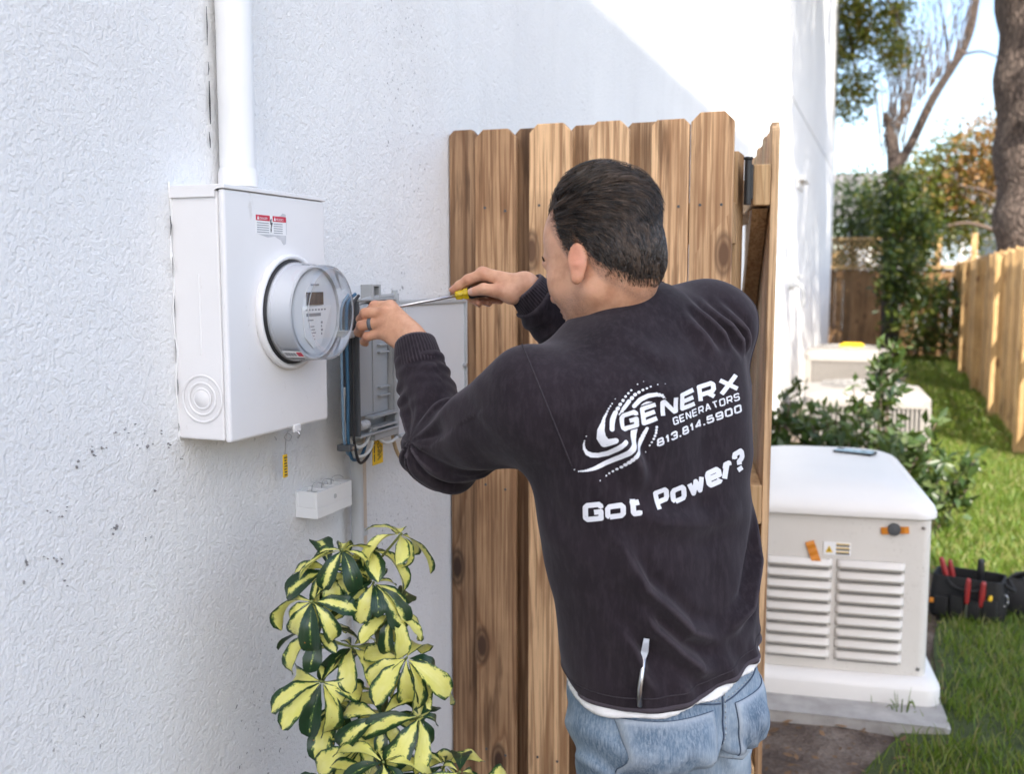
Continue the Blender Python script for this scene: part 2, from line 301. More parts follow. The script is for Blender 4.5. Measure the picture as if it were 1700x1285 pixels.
# ------------------------------------------------------------------ mesh helpers
class MB:
    def __init__(s): s.v = []; s.f = []; s.mi = []; s.cur = 0
    def add(s, vs, fs):
        o = len(s.v); s.v += [tuple(map(float, p)) for p in vs]
        s.f += [tuple(i + o for i in f) for f in fs]; s.mi += [s.cur] * len(fs); return s
    def box(s, lo, hi, R=None, c=None):
        (x0, y0, z0), (x1, y1, z1) = lo, hi
        vs = [Vector(p) for p in ((x0, y0, z0), (x1, y0, z0), (x1, y1, z0), (x0, y1, z0), (x0, y0, z1), (x1, y0, z1), (x1, y1, z1), (x0, y1, z1))]
        if R is not None: vs = [R @ p for p in vs]
        if c is not None: vs = [p + Vector(c) for p in vs]
        return s.add(vs, [(0, 3, 2, 1), (4, 5, 6, 7), (0, 1, 5, 4), (1, 2, 6, 5), (2, 3, 7, 6), (3, 0, 4, 7)])
    def rings(s, rings, cap=True, closed=True):
        n = len(rings[0]); vs = [p for r in rings for p in r]; fs = []
        for k in range(len(rings) - 1):
            for i in range(n if closed else n - 1):
                j = (i + 1) % n; fs.append((k * n + i, k * n + j, (k + 1) * n + j, (k + 1) * n + i))
        if cap and closed: fs.append(tuple(range(n))[::-1]); fs.append(tuple((len(rings) - 1) * n + i for i in range(n)))
        return s.add(vs, fs)
    def tube(s, path, r, n=8, cap=True):
        P = [Vector(p) for p in path]; rr = r if hasattr(r, '__len__') else [r] * len(P)
        rings = []; ref = None
        for i, p in enumerate(P):
            d = (P[min(i + 1, len(P) - 1)] - P[max(i - 1, 0)]).normalized()
            if ref is None: ref = d.orthogonal().normalized()
            ref = (ref - d * ref.dot(d)).normalized(); b = d.cross(ref)
            rings.append([p + (ref * cos(2 * pi * k / n) + b * sin(2 * pi * k / n)) * rr[i] for k in range(n)])
        return s.rings(rings, cap)
    def cyl(s, a, b, r0, r1=None, n=24): return s.tube([a, b], [r0, r0 if r1 is None else r1], n)
    def lathe(s, prof, n=40, axis='z', c=(0, 0, 0), cap=True):
        R = {'z': lambda r, h, a: (r * cos(a), r * sin(a), h), 'x': lambda r, h, a: (h, r * cos(a), r * sin(a)), 'y': lambda r, h, a: (r * sin(a), h, r * cos(a))}[axis]
        return s.rings([[Vector(R(r, h, 2 * pi * k / n)) + Vector(c) for k in range(n)] for r, h in prof], cap)
    def rrect(s, levels, n=6, R=None, c=None):          # (z, cx, cy, hx, hy, corner radius)
        rings = []
        for z, cx, cy, hx, hy, r in levels:
            ring = []
            for q, (sx, sy) in enumerate(((1, 1), (-1, 1), (-1, -1), (1, -1))):
                for k in range(n + 1):
                    a = pi / 2 * (q + k / n); ring.append(Vector((cx + sx * (hx - r) + r * cos(a), cy + sy * (hy - r) + r * sin(a), z)))
            if R is not None: ring = [R @ p for p in ring]
            if c is not None: ring = [p + Vector(c) for p in ring]
            rings.append(ring)
        return s.rings(rings)
    def prism(s, poly, axis, lo, hi):                   # polygon in the two other axes, extruded
        def P(a, b, h): return {'x': (h, a, b), 'y': (a, h, b), 'z': (a, b, h)}[axis]
        return s.rings([[P(a, b, lo) for a, b in poly], [P(a, b, hi) for a, b in poly]])
    def mesh(s, name, mats, smooth=False):
        me = bpy.data.meshes.new(name); me.from_pydata(s.v, [], s.f)
        for m in (mats if isinstance(mats, (list, tuple)) else [mats]): me.materials.append(m)
        if len(set(s.mi)) > 1: me.polygons.foreach_set('material_index', s.mi)
        bm = bmesh.new(); bm.from_mesh(me); bmesh.ops.recalc_face_normals(bm, faces=bm.faces); bm.to_mesh(me); bm.free()
        if smooth: me.polygons.foreach_set('use_smooth', [True] * len(me.polygons))
        return me
    def build(s, name, mats, parent=None, smooth=False, bevel=0, at=None, auto=None):
        o = link(name, s.mesh(name, mats, smooth or auto), parent)
        if at is not None: o.location = at
        if bevel:
            b = o.modifiers.new('bevel', 'BEVEL'); b.width = bevel; b.segments = 2; b.limit_method = 'ANGLE'; b.angle_limit = radians(40)
        if auto: sharp(o.data, auto)
        return o

def sharp(me, deg=35):
    bm = bmesh.new(); bm.from_mesh(me)
    for e in bm.edges:
        if len(e.link_faces) == 2 and e.calc_face_angle(0) > radians(deg): e.smooth = False
    for f in bm.faces: f.smooth = True
    bm.to_mesh(me); bm.free()

def link(name, data, parent=None):
    o = bpy.data.objects.new(name, data); COL.objects.link(o)
    if parent is not None: o.parent = parent
    return o
def tag(o, label=None, cat=None, group=None, kind=None):
    for k, v in (('label', label), ('category', cat), ('group', group), ('kind', kind)):
        if v: o[k] = v
    return o
def thing(name, label, cat, loc=(0, 0, 0), rz=0, group=None):
    o = link(name, None); o.location = loc; o.rotation_euler.z = rz; o.empty_display_size = .1
    return tag(o, label, cat, group)
def copy_tree(o, parent=None):
    c = o.copy(); COL.objects.link(c)
    if parent is not None: c.parent = parent
    for ch in o.children: copy_tree(ch, c)
    return c
def bez(P, n=16):
    P = [Vector(p) for p in P]; out = []
    for i in range(len(P) - 1):
        p0, p1, p2, p3 = P[max(i - 1, 0)], P[i], P[i + 1], P[min(i + 2, len(P) - 1)]
        for k in range(n):
            t = k / n
            out.append(.5 * ((2 * p1) + (p2 - p0) * t + (2 * p0 - 5 * p1 + 4 * p2 - p3) * t * t + (3 * p1 - p0 - 3 * p2 + p3) * t ** 3))
    return out + [P[-1]]
def np_mesh(name, V, F, mats, smooth=False):
    me = bpy.data.meshes.new(name); V = np.asarray(V, np.float32); F = np.asarray(F, np.int32); k = F.shape[1]
    me.vertices.add(len(V)); me.vertices.foreach_set('co', V.ravel())
    me.loops.add(F.size); me.loops.foreach_set('vertex_index', F.ravel())
    me.polygons.add(len(F)); me.polygons.foreach_set('loop_start', np.arange(0, F.size, k, dtype=np.int32))
    if smooth: me.polygons.foreach_set('use_smooth', np.ones(len(F), bool))
    for m in (mats if isinstance(mats, (list, tuple)) else [mats]): me.materials.append(m)
    me.update(calc_edges=True); me.validate(); return me

# ------------------------------------------------------------------ ground
def ground():
    n = 90; xs = np.linspace(-60, 60, 61); ys = np.linspace(-40, 90, 66)
    V = [(x, y, 0) for y in ys for x in xs]; F = [(j * 61 + i, j * 61 + i + 1, (j + 1) * 61 + i + 1, (j + 1) * 61 + i) for j in range(65) for i in range(60)]
    tag(link('ground', np_mesh('ground', V, F, M['soil'])), kind='structure')
    # near soil with uneven relief, a sheet above the ground
    nx, ny = 90, 130; xs = np.linspace(0.02, 2.6, nx); ys = np.linspace(1.0, 6.2, ny)
    V = [(x, y, .006 + .016 * (1 + mnoise.noise((x * 5, y * 5, 0))) * min(1, 8 * min(x - .02, 2.6 - x, y - 1, 6.2 - y) + .05)) for y in ys for x in xs]
    F = [(j * nx + i, j * nx + i + 1, (j + 1) * nx + i + 1, (j + 1) * nx + i) for j in range(ny - 1) for i in range(nx - 1)]
    tag(link('soil_bed', np_mesh('soil_bed', V, F, M['soil'], True)), kind='structure')
    def edge(y): return 1.20 + .05 * sin(y * 1.7) + .03 * sin(y * 4.1) - .20 * max(0, 3.9 - y)
    nx, ny = 14, 110; V = []; F = []
    for j in range(ny):
        y = 3.0 + 17.0 * j / (ny - 1)
        for i in range(nx):
            a = i / (nx - 1); x0 = edge(y); x = x0 + (2.9 - x0) * a
            V.append((x, y, .034 + .02 * min(1, a * 8) + .006 * mnoise.noise((x * 3, y * 3, 2))))
    F = [(j * nx + i, j * nx + i + 1, (j + 1) * nx + i + 1, (j + 1) * nx + i) for j in range(ny - 1) for i in range(nx - 1)]
    tag(link('lawn', np_mesh('lawn', V, F, M['turf'], True)), kind='structure')
    # grass blades
    V = []; 
    def blades(cnt, y0, y1, h0, h1, w, dens=None):
        y = RNG.uniform(y0, y1, cnt * 2); x = RNG.uniform(.95, 2.6, cnt * 2)
        keep = []
        for i in range(len(x)):
            e = edge(y[i])
            q = (x[i] - e) / .16
            pn = .5 + .9 * mnoise.noise((x[i] * 3.1, y[i] * 3.1, 5))
            keep.append(RNG.random() < max(.015, min(1, q)) * (1 if y[i] > 5.2 else min(1, max(.06, 1.5 * pn + .1 + .35 * max(0, y[i] - 4.4)))))
        x = x[np.array(keep)][:cnt]; y = y[np.array(keep)][:cnt]; n = len(x)
        h = RNG.uniform(h0, h1, n); a = RNG.uniform(0, 2 * pi, n); la = RNG.uniform(0, 2 * pi, n); ln = RNG.uniform(.15, .9, n) * h
        z0 = np.full(n, .03); dx = np.cos(a) * w * .5; dy = np.sin(a) * w * .5
        mx = x + np.cos(la) * ln * .35; my = y + np.sin(la) * ln * .35; mz = z0 + h * .62
        tx = x + np.cos(la) * ln; ty = y + np.sin(la) * ln; tz = z0 + h
        P = np.stack([np.stack([x - dx, y - dy, z0], 1), np.stack([x + dx, y + dy, z0], 1), np.stack([mx - dx * .8, my - dy * .8, mz], 1), np.stack([mx + dx * .8, my + dy * .8, mz], 1), np.stack([tx, ty, tz], 1)], 1)
        return P
    P = np.concatenate([blades(26000, 3.0, 5.5, .03, .085, .0045), blades(38000, 5.2, 10, .04, .095, .008), blades(22000, 9.5, 19.5, .05, .11, .016)])
    n = len(P); b = (np.arange(n) * 5)[:, None]
    tri = np.concatenate([b + [0, 1, 3], b + [0, 3, 2], b + [2, 3, 4]])
    tag(link('lawn_grass', np_mesh('lawn_grass', P.reshape(-1, 3), tri, M['grass'])), 'bright green lawn grass along the fence', 'grass', kind='stuff')
    # leaf litter and bark chips on the bare soil
    pts = [(RNG.uniform(.45, 1.35), RNG.uniform(2.4, 9.0)) for _ in range(2600)]
    V = []; F = []
    for x, y in pts:
        if y > 3.9 and x > edge(y) + .12: continue
        if y < 3.9 and RNG.random() < .35: continue
        s = RNG.uniform(.006, .022); a = RNG.uniform(0, 2 * pi); t = RNG.uniform(-.5, .5); z = .036 + RNG.uniform(0, .008)
        u = Vector((cos(a), sin(a), t * .6)) * s; w = Vector((-sin(a), cos(a), RNG.uniform(-.4, .4))) * s * .45; o = len(V); c = Vector((x, y, z))
        V += [c - u, c + w, c + u, c - w]; F.append((o, o + 1, o + 2, o + 3))
    tag(link('leaf_litter', np_mesh('leaf_litter', V, F, M['litter'])), 'brown fallen leaves and bark chips on bare soil', 'leaf litter', kind='stuff')
ground()

# ------------------------------------------------------------------ the white house whose wall runs away on the left
def house():
    t = thing('house', 'white stuccoed house wall running away along the left side', 'house', (0, 0, 0))
    zj = 3.222
    def wallpiece(x1, y0, y1, z0, z1):
        return MB().box((-.22, y0, z0), (x1, y1, z1))
    m = MB().box((-.22, -4, -.1), (0, 9.78, zj)).box((-.22, -4, zj + .016), (0, 9.78, 7.0)).box((-.22, -4, zj - .01), (-.02, 9.78, zj + .03))
    m.build('wall', M['stucco'], t)
    m = MB().box((-.22, 9.78, -.1), (.022, 17.6, zj)).box((-.22, 9.78, zj + .016), (.022, 17.6, 7.0)).box((-.22, 9.78, zj - .01), (0, 17.6, zj + .03))
    m.build('wall', M['stucco'], t)
    m = MB().box((-8, 17.38, -.1), (-.22, 17.6, 7.0)); m.build('wall', M['stucco'], t)
    m = MB().prism([(-8.2, 7.0), (.32, 7.0), (.32, 7.16), (-4.2, 9.6), (-8.2, 7.16)], 'y', -4.3, 17.9); m.build('roof', M['shingle'], t)
    m = MB().cyl((.02, 10.4, 1.42), (.075, 10.4, 1.42), .045).cyl((.075, 10.4, 1.42), (.11, 10.4, 1.42), .02).tube(bez([(.1, 10.4, 1.42), (.15, 10.4, 1.41), (.17, 10.4, 1.34), (.17, 10.4, 1.2)]), .016)
    m.cyl((.12, 10.4, 1.43), (.12, 10.4, 1.5), .01).box((.09, 10.37, 1.5), (.15, 10.43, 1.52)); m.build('wall_tap', M['pvc_grey'], t, auto=40)
    m = MB().box((.022, 11.0, 2.52), (.10, 11.6, 2.56)).box((.022, 11.0, 2.44), (.04, 11.6, 2.52)); m.build('vent_hood', M['stucco'], t, bevel=.004)
house()
def cracks():
    t = bpy.data.objects['house']; m = MB(); z = 1.70
    rg = random.Random(4)
    while z < 2.15:
        L = rg.uniform(.01, .07); y = 1.3085 + rg.uniform(-.0015, .0015); w = rg.uniform(.0006, .0019)
        m.tube([(.0035, y, z), (.0042, y + rg.uniform(-.002, .002), z + L * .5), (.0035, y + rg.uniform(-.002, .002), z + L)], [w * .4, w, w * .4], 5); z += L + rg.uniform(0, .03)
    z = 1.27
    while z < 1.62:
        L = rg.uniform(.01, .05); y = 1.2105 + rg.uniform(-.0015, .0015); w = rg.uniform(.0004, .0012)
        m.tube([(.003, y, z), (.0036, y + rg.uniform(-.001, .001), z + L * .5), (.003, y, z + L)], [w * .4, w, w * .4], 5); z += L + rg.uniform(.01, .08)
    m2 = MB()
    for y, z, s in [(1.15, 1.259, 5), (1.125, 1.259, 3), (1.11, 1.279, 3), (1.099, 1.289, 2), (1.06, 1.265, 4), (1.043, 1.262, 5), (1.013, 1.254, 4), (1.073, 1.148, 6), (1.069, 1.153, 3), (0.991, 1.198, 3), (0.978, 1.189, 3), (0.973, 1.13, 4), (0.915, 1.144, 5), (0.967, 1.14, 3), (0.983, 1.101, 4), (0.951, 1.144, 3), (1.159, 1.191, 3), (1.164, 1.201, 2), (1.144, 1.124, 2), (1.132, 1.123, 2), (1.123, 1.291, 2), (1.172, 1.273, 3), (1.191, 1.25, 4), (1.491, 1.251, 3), (1.216, 1.228, 3), (1.141, 1.274, 2), (1.036, 1.273, 3), (0.959, 1.201, 2), (0.916, 1.123, 3), (1.081, 1.285, 2)]:
        for k in range(1 + s // 2):
            a = rg.uniform(0, 6.28); q = rg.uniform(.35, 1) * s * .00034; cy, cz = y + rg.uniform(-1, 1) * s * .0012, z + rg.uniform(-1, 1) * s * .0012
            m2.rings([[(.0005, cy + q * 1.3 * r_ * cos(t_), cz + q * 1.7 * r_ * sin(t_)) for t_, r_ in zip([a + 6.28 * i / 7 for i in range(7)], [rg.uniform(.6, 1.3) for _ in range(7)])], [(.0034, cy + q * .5 * cos(t_), cz + q * .6 * sin(t_)) for t_ in [a + 6.28 * i / 7 for i in range(7)]]])
    tag(m2.build('mildew_specks', M['mildew'], t), kind='stuff')
    tag(m.build('shrinkage_cracks', M['ink'], t), kind='stuff')
cracks()

def shade_roof():
    """unseen roof on posts, added and shaped to throw the straight shadow edge on the wall"""
    t = thing('added_shade_roof', 'unseen high roof on white posts, added to shade the side yard', 'added roof', (0, 0, 0))
    plan = [(2.4, -7.5), (5.2, -7.5), (5.2, -1.1), (2.4, 3.6)]
    MB().rings([[(x, y, 7.22) for x, y in plan], [(x, y, 7.34) for x, y in plan], [(3.5, -6.5, 7.75), (3.7, -6.5, 7.75), (3.7, -.6, 7.75), (3.5, -.2, 7.75)]]).build('roof', M['shingle'], t)
    for x, y in ((2.62, -6.9), (5.0, -6.9), (2.62, -2.2), (5.0, -2.2), (2.62, 2.3), (4.3, -.4)): MB().box((x - .06, y - .06, 0), (x + .06, y + .06, 7.2)).build('post', M['trim'], t)
    MB().box((2.56, -7, 7.0), (2.68, 2.4, 7.2)).build('beam', M['trim'], t)
shade_roof()
def light_block_fence():  # out-of-view fence, added to hold back light from behind the camera
    t = thing('light_block_fence', 'unseen wooden fence behind the camera, added to cut light from the south', 'fence', (0, -3.2, 0))
    me = board_mesh(.138, .018, 1.85, .02)
    for i in range(30): put_board(t, me, (.09 + .15 * i, 0, .03), (.9, .85, .8), pi)
    for z in (.4, 1.5): put_board(t, MB().box((0, -.05, z), (4.6, -.012, z + .09)).mesh('rail', M['newwood']), (0, 0, 0), (.8, .75, .7), name='rail')

# ------------------------------------------------------------------ timber
def board_mesh(w, t, h, dog=.022, x0=0, name='board'):
    """a dog-eared board: width along x, thickness along y, base at z = 0"""
    m = MB(); a = dog
    m.prism([(-w / 2, 0), (w / 2, 0), (w / 2, h - a), (w / 2 - a, h), (-w / 2 + a, h), (-w / 2, h - a)], 'y', -t / 2, t / 2)
    return m.mesh(name, M['board'])
def put_board(parent, me, loc, tint=(1, 1, 1), rz=0, name='board', lean=0, bevel=.0018):
    o = link(name, me, parent); o.location = loc; o.rotation_euler = (lean, 0, rz); o.color = (*tint, 1)
    if bevel:
        b = o.modifiers.new('bevel', 'BEVEL'); b.width = bevel; b.segments = 2
    return o

def panel_gate():
    t = thing('fence_panel', 'dog-eared wooden board panel standing across from the white wall behind the man', 'fence', (0, 2.2, 0))
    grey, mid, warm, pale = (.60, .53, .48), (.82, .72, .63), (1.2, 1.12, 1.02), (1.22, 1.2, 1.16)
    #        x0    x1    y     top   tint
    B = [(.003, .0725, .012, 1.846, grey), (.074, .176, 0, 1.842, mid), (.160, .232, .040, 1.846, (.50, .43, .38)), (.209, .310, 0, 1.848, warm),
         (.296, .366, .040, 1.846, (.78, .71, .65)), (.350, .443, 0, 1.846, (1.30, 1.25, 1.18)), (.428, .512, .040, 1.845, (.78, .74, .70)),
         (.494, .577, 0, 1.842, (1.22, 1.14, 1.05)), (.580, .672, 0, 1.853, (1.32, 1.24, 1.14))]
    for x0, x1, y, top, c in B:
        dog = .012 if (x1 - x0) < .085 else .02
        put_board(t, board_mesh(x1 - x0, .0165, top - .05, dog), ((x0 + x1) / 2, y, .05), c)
    for z in (.32, .98, 1.62):
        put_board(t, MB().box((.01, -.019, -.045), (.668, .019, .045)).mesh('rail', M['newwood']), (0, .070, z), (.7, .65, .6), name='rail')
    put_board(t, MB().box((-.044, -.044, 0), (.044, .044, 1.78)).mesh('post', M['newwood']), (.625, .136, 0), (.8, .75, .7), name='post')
    for z in (1.66, .33, 1.0):                       # nail heads
        m = MB()
        for x0, x1, y, top, c in B:
            if y == 0:
                for k in (.25, .75): m.lathe([(.0032, -.0098), (.0032, -.0082)], 8, 'y', (x0 + (x1 - x0) * k, 0, z + .006 * sin(x0 * 60 + k * 9)))
        m.build('nail_heads', M['box_dark'], t)
panel_gate()
light_block_fence()

def leaf_gate():
    # local x along the leaf (hinge end at 0), boards on its +y... placed swung away from the panel
    a = atan2(.91, -.18)
    t = thing('open_gate', 'open wooden gate leaf seen end-on at the right edge of the board panel', 'gate', (.7375, 2.315, 0), a)
    h = [1.845, 1.835, 1.842, 1.832, 1.84, 1.83, 1.838, 1.828, 1.83]
    for i in range(9):
        put_board(t, board_mesh(.094, .0165, h[i] - .06, .02), (.047 + .1015 * i, -.0085, .06), (1.02 + .08 * sin(i * 2.3), 1.0, .95 + .05 * sin(i)))
    for z in (1.705, .98, .3):
        put_board(t, MB().box((-.012, 0, -.045), (.90, .038, .045)).mesh('rail', M['newwood']), (0, .0015, z), (1.05, 1.0, .92), name='rail', bevel=.003)
    L = sqrt(.80 ** 2 + .62 ** 2)
    for z0, z1 in ((1.655, 1.03), (.93, .35)):
        m = MB().prism([(.02, z0), (.11, z0), (.88, z1), (.79, z1)], 'y', .003, .038)
        o = put_board(t, m.mesh('brace', M['newwood']), (0, 0, 0), (.62, .55, .48), name='brace')
    hb = MB().box((-.030, .040, 1.672), (.014, .056, 1.748)).cyl((-.030, .052, 1.660), (-.030, .052, 1.758), .008).cyl((-.03, .052, 1.758), (-.03, .052, 1.764), .0105)
    hb.build('hinge', M['black'], t, bevel=.0015)
    MB().box((-.030, .040, .262), (.014, .056, .338)).cyl((-.030, .052, .25), (-.030, .052, .348), .008).build('hinge', M['black'], t, bevel=.0015)
leaf_gate()

def side_fence():
    t = thing('side_fence', 'long golden shadowbox wood fence running along the right of the lawn', 'fence', (2.1, 8.6, 0))
    me = [board_mesh(.14, .016, hh, .03, name='board') for hh in (1.74, 1.76, 1.73)]
    for m_ in me: m_.materials[0] = M['fencewood']
    i = 0; y = .1
    while y < 11.2:
        for side in (0, 1):
            o = link('board', me[(i * 7 + side * 2) % 3], t); o.location = (-.036 if side == 0 else .036, y + side * .12, .03); o.rotation_euler = (0, 0, pi / 2 + .02 * sin(i * 3.7 + side)); k = .92 + .16 * sin(i * 1.9 + side * 2.2); o.color = (k, k * .98, k * .95, 1)
        i += 1; y += .24
    rl = MB().box((-.019, 0, -.045), (.019, 11.3, .045)).mesh('rail', M['fencewood'])
    for z in (.3, .95, 1.6): link('rail', rl, t).location = (0, 0, z)
    po = MB().box((-.045, -.045, 0), (.045, .045, 1.72)).mesh('post', M['fencewood'])
    for k in range(5): link('post', po, t).location = (-.0885, .35 + 2.42 * k, 0)
side_fence()

def back_fence():
    t = thing('back_fence', 'brown wooden fence with lattice top closing the end of the side yard', 'fence', (0, 20, 0))
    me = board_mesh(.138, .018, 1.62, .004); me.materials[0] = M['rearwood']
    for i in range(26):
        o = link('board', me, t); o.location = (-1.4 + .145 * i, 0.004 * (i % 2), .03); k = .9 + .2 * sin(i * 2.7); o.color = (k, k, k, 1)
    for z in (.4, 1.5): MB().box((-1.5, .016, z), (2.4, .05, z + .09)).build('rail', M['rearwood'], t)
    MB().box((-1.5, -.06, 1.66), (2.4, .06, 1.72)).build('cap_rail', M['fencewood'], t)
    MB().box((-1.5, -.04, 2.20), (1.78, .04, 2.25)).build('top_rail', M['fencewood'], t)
    s1 = MB().prism([(-.018, 0), (.018, 0), (.498, .48), (.462, .48)], 'y', -.012, -.002).mesh('lattice_slat', M['fencewood'])
    s2 = MB().prism([(.498, 0), (.462, 0), (-.018, .48), (.018, .48)], 'y', .002, .012).mesh('lattice_slat', M['fencewood'])
    for i in range(25):
        for s in (s1, s2):
            o = link('lattice_slat', s, t); o.location = (-1.5 + .115 * i, 0, 1.72)
    for x in (-.35, 1.76, 2.36): MB().box((-.05, -.05, 0), (.05, .05, 2.3)).build('post', M['fencewood'], t, at=(x, .08, 0))
back_fence()

# ------------------------------------------------------------------ things on the wall
def meter_box():
    t = thing('meter_box', 'white painted electric meter cabinet with round glass meter on the stucco wall', 'meter box', (0, 1.35, 1.445))
    y0, y1, z0, z1, D = -.135, .135, -.187, .187, .095
    MB().box((-.01, y0, z0), (D - .012, y1, z1 - .006)).build('cabinet', M['paint'], t, bevel=.003)
    # front cover with rolled edges, 1.5 mm seam to the cabinet
    MB().box((D - .0105, y0 - .002, z0 - .002), (D, y1 + .002, z1 - .0045)).build('cover', M['paint'], t, bevel=.004)
    hood = MB().box((-.01, y0 - .004, z1 - .004), (D + .003, y1 + .003, z1 + .002)).box((-.005, y0 - .004, z1 - .016), (D - .014, y0 - .002, z1 - .003))
    hood.prism([(D - .022, z1 - .016), (D - .012, z1 - .005), (D + .003, z1 - .003), (D - .022, z1 - .003)], 'y', y0 - .0042, y0 - .0018)
    hood.build('hood', M['paint'], t, bevel=.0025)
    m = MB(); c = (.045, y0, -.125)
    for r in (.037, .026, .017): m.lathe([(r, -.0012), (r - .0012, -.0022), (r - .0030, -.0022), (r - .0042, -.0012)], 48, 'y', c, cap=False)
    m.lathe([(.0155, -.0005), (.0150, -.0016), (.0001, -.0016)], 40, 'y', c, cap=False)
    m.build('knockout', M['paint'], t, smooth=True)
    MB().box((.044, y0 - .0012, -.06), (.047, y0 + .001, .06)).build('pressed_rib', M['paint'], t, bevel=.001)
    cy, cz = .022, 0.0
    R = MB().lathe([(.090, D), (.092, D + .004), (.092, D + .010), (.0885, D + .012), (.084, D + .010), (.083, D + .002)], 64, 'x', (0, cy, cz), cap=False)
    R.build('collar', M['paint'], t, smooth=True)
    MB().lathe([(.0835, D + .0015), (.0001, D + .0015)], 48, 'x', (0, cy, cz), cap=False).build('socket_shadow_gap', M['box_dark'], t)
    MB().lathe([(.0825, D + .003), (.0825, D + .012), (.0805, D + .014)], 64, 'x', (0, cy, cz), cap=False).build('gasket', M['rubber'], t, smooth=True)
    b = MB().lathe([(.0790, D + .002), (.0780, D + .016), (.0750, D + .018), (.0738, D + .050), (.071, D + .052), (.071, D + .045), (.0001, D + .044)], 64, 'x', (0, cy, cz), cap=False).build('meter', M['meter_body'], t, auto=35)
    m = MB()
    for a in (.62, 2.5, 3.9): m.box((D + .020, -.004, .0752), (D + .042, .004, .0765), Matrix.Rotation(a + 2.2, 3, 'X'), (0, cy, cz))
    m.build('base_slots', M['box_dark'], b)
    fp = MB().lathe([(.066, D + .0495), (.0001, D + .050)], 48, 'x', (0, cy, cz), cap=False).build('face_plate', M['meter_face'], t)
    xf = D + .0515
    MB().box((xf - .001, cy - .026, .012), (xf + .0015, cy + .020, .032)).build('display', M['lcd'], fp)
    MB().prism([(cy - .040, .010), (cy + .045, .010), (cy + .012, -.052), (cy - .012, -.056), (cy - .034, -.038)], 'x', xf - .001, xf + .0006).build('data_plate', M['paper'], fp)
    m = MB()
    for k in range(7): m.box((xf + .0007, cy - .032 + k * .009, .003), (xf + .001, cy - .027 + k * .009, .0055))
    m.box((xf + .0007, cy - .03, -.006), (xf + .001, cy + .012, -.001)).box((xf + .0007, cy - .026, -.013), (xf + .001, cy - .01, -.011))
    for k in range(5): m.box((xf + .0007, cy - .022 + .003 * k, -.023 - .005 * k), (xf + .001, cy - .008 + .002 * (k % 3), -.0212 - .005 * k))
    for k in range(4): m.box((xf + .0007, cy + .012, -.018 - .006 * k), (xf + .001, cy + .017 - .002 * (k % 2), -.0145 - .006 * k))
    m.box((xf - .0003, cy - .014, .042), (xf + .0002, cy + .010, .045)); m.build('face_print', M['print_grey'], fp)
    # clear cover with rounded rim
    oc = [(.0805, D + .008), (.0780, D + .030), (.0750, D + .066), (.0745, D + .073), (.0728, D + .078), (.0688, D + .0803), (.065, D + .0793), (.0615, D + .0755), (.057, D + .0745), (.0001, D + .0750)]
    ic = [(.0001, D + .0775), (.0585, D + .0770), (.062, D + .078), (.0665, D + .0815), (.070, D + .0825), (.073, D + .0805), (.0742, D + .077), (.0742, D + .070), (.0765, D + .030), (.0785, D + .0085)]
    g = MB().lathe(oc, 72, 'x', (0, cy, cz), cap=False); g.build('glass_cover', M['glass'], t, smooth=True)
    # barcode sticker low on the drum
    m = MB(); 
    def patch(mb, a0, a1, x0, x1, r, n=8):
        vs = []; 
        for i in range(n + 1):
            a = a0 + (a1 - a0) * i / n
            for x in (x0, x1): vs.append((x, cy + r * cos(a), cz + r * sin(a)))
        mb.add(vs, [(2 * i, 2 * i + 1, 2 * i + 3, 2 * i + 2) for i in range(n)])
    patch(m, 3.95, 4.18, D + .022, D + .058, .0805); s = m.build('barcode_label', M['paper'], t)
    m = MB()
    for k in range(9): patch(m, 4.0, 4.11, D + .024 + .0024 * k, D + .0252 + .0024 * k + .0006 * (k % 2), .0809, 3)
    m.build('barcode_bars', M['print_grey'], s); m = MB(); patch(m, 3.98, 4.12, D + .047, D + .0565, .0809, 3); m.build('red_block', M['red'], s)
    # warning stickers
    for i, yy in enumerate((-.060, -.016)):
        s = MB().box((D, yy, .121), (D + .0006, yy + .036, .150)).build('warning_sticker', M['paper'], t, at=(0, 0, 0))
        MB().box((D + .0004, yy, .1415), (D + .0009, yy + .036, .1500)).build('red_header', M['red'], s)
        m = MB()
        for k in range(5): m.box((D + .0005, yy + .002, .1375 - .0035 * k), (D + .0009, yy + .033 - .007 * ((k * 3 + i) % 3), .1386 - .0035 * k))
        m.build('small_print', M['print_grey'], s)
        w = text_flat('DANGER' if i == 0 else 'PELIGRO', .0052, M['paper'], s, 'header_lettering')
        w.location = (D + .0011, yy + .0085, .1432); w.rotation_euler = (pi / 2, 0, pi / 2)
        MB().prism([(yy + .0025, .143), (yy + .0075, .143), (yy + .005, .1487)], 'x', D + .0008, D + .0012).build('alert_triangle', M['paper'], s)
    MB().prism([(-.023, .121), (-.017, .121), (-.0165, .150), (-.0235, .150)], 'x', D, D + .0004).build('warning_sticker', M['paper'], t)
    m = MB().prism([(-.0225, .144), (-.0195, .1455), (-.020, .139), (-.0165, .140), (-.0205, .130), (-.0195, .1285), (-.0215, .124), (-.0225, .129), (-.0217, .1305), (-.0205, .137), (-.0228, .1365)], 'x', D + .0005, D + .0009); m.build('shock_symbol', M['ink'], t)
    m = MB().prism([(-.058, .1215), (.0205, .1215), (.019, .108), (.013, .106), (.006, .113), (-.010, .1185), (-.03, .1165)], 'x', D - .0003, D + .0003).prism([(-.004, .1495), (.0205, .1495), (.0205, .154), (.012, .1555), (.006, .1515)], 'x', D - .0003, D + .0003)
    m.prism([(.0195, .121), (.0218, .123), (.022, .146), (.0195, .151)], 'x', D - .0003, D + .00035)
    m.build('torn_backing', M['torn'], t)
    # hasp below the cover
    MB().box((D - .002, .028, z0 - .010), (D + .002, .048, z0 + .002)).build('hasp', M['paint'], t, bevel=.001)
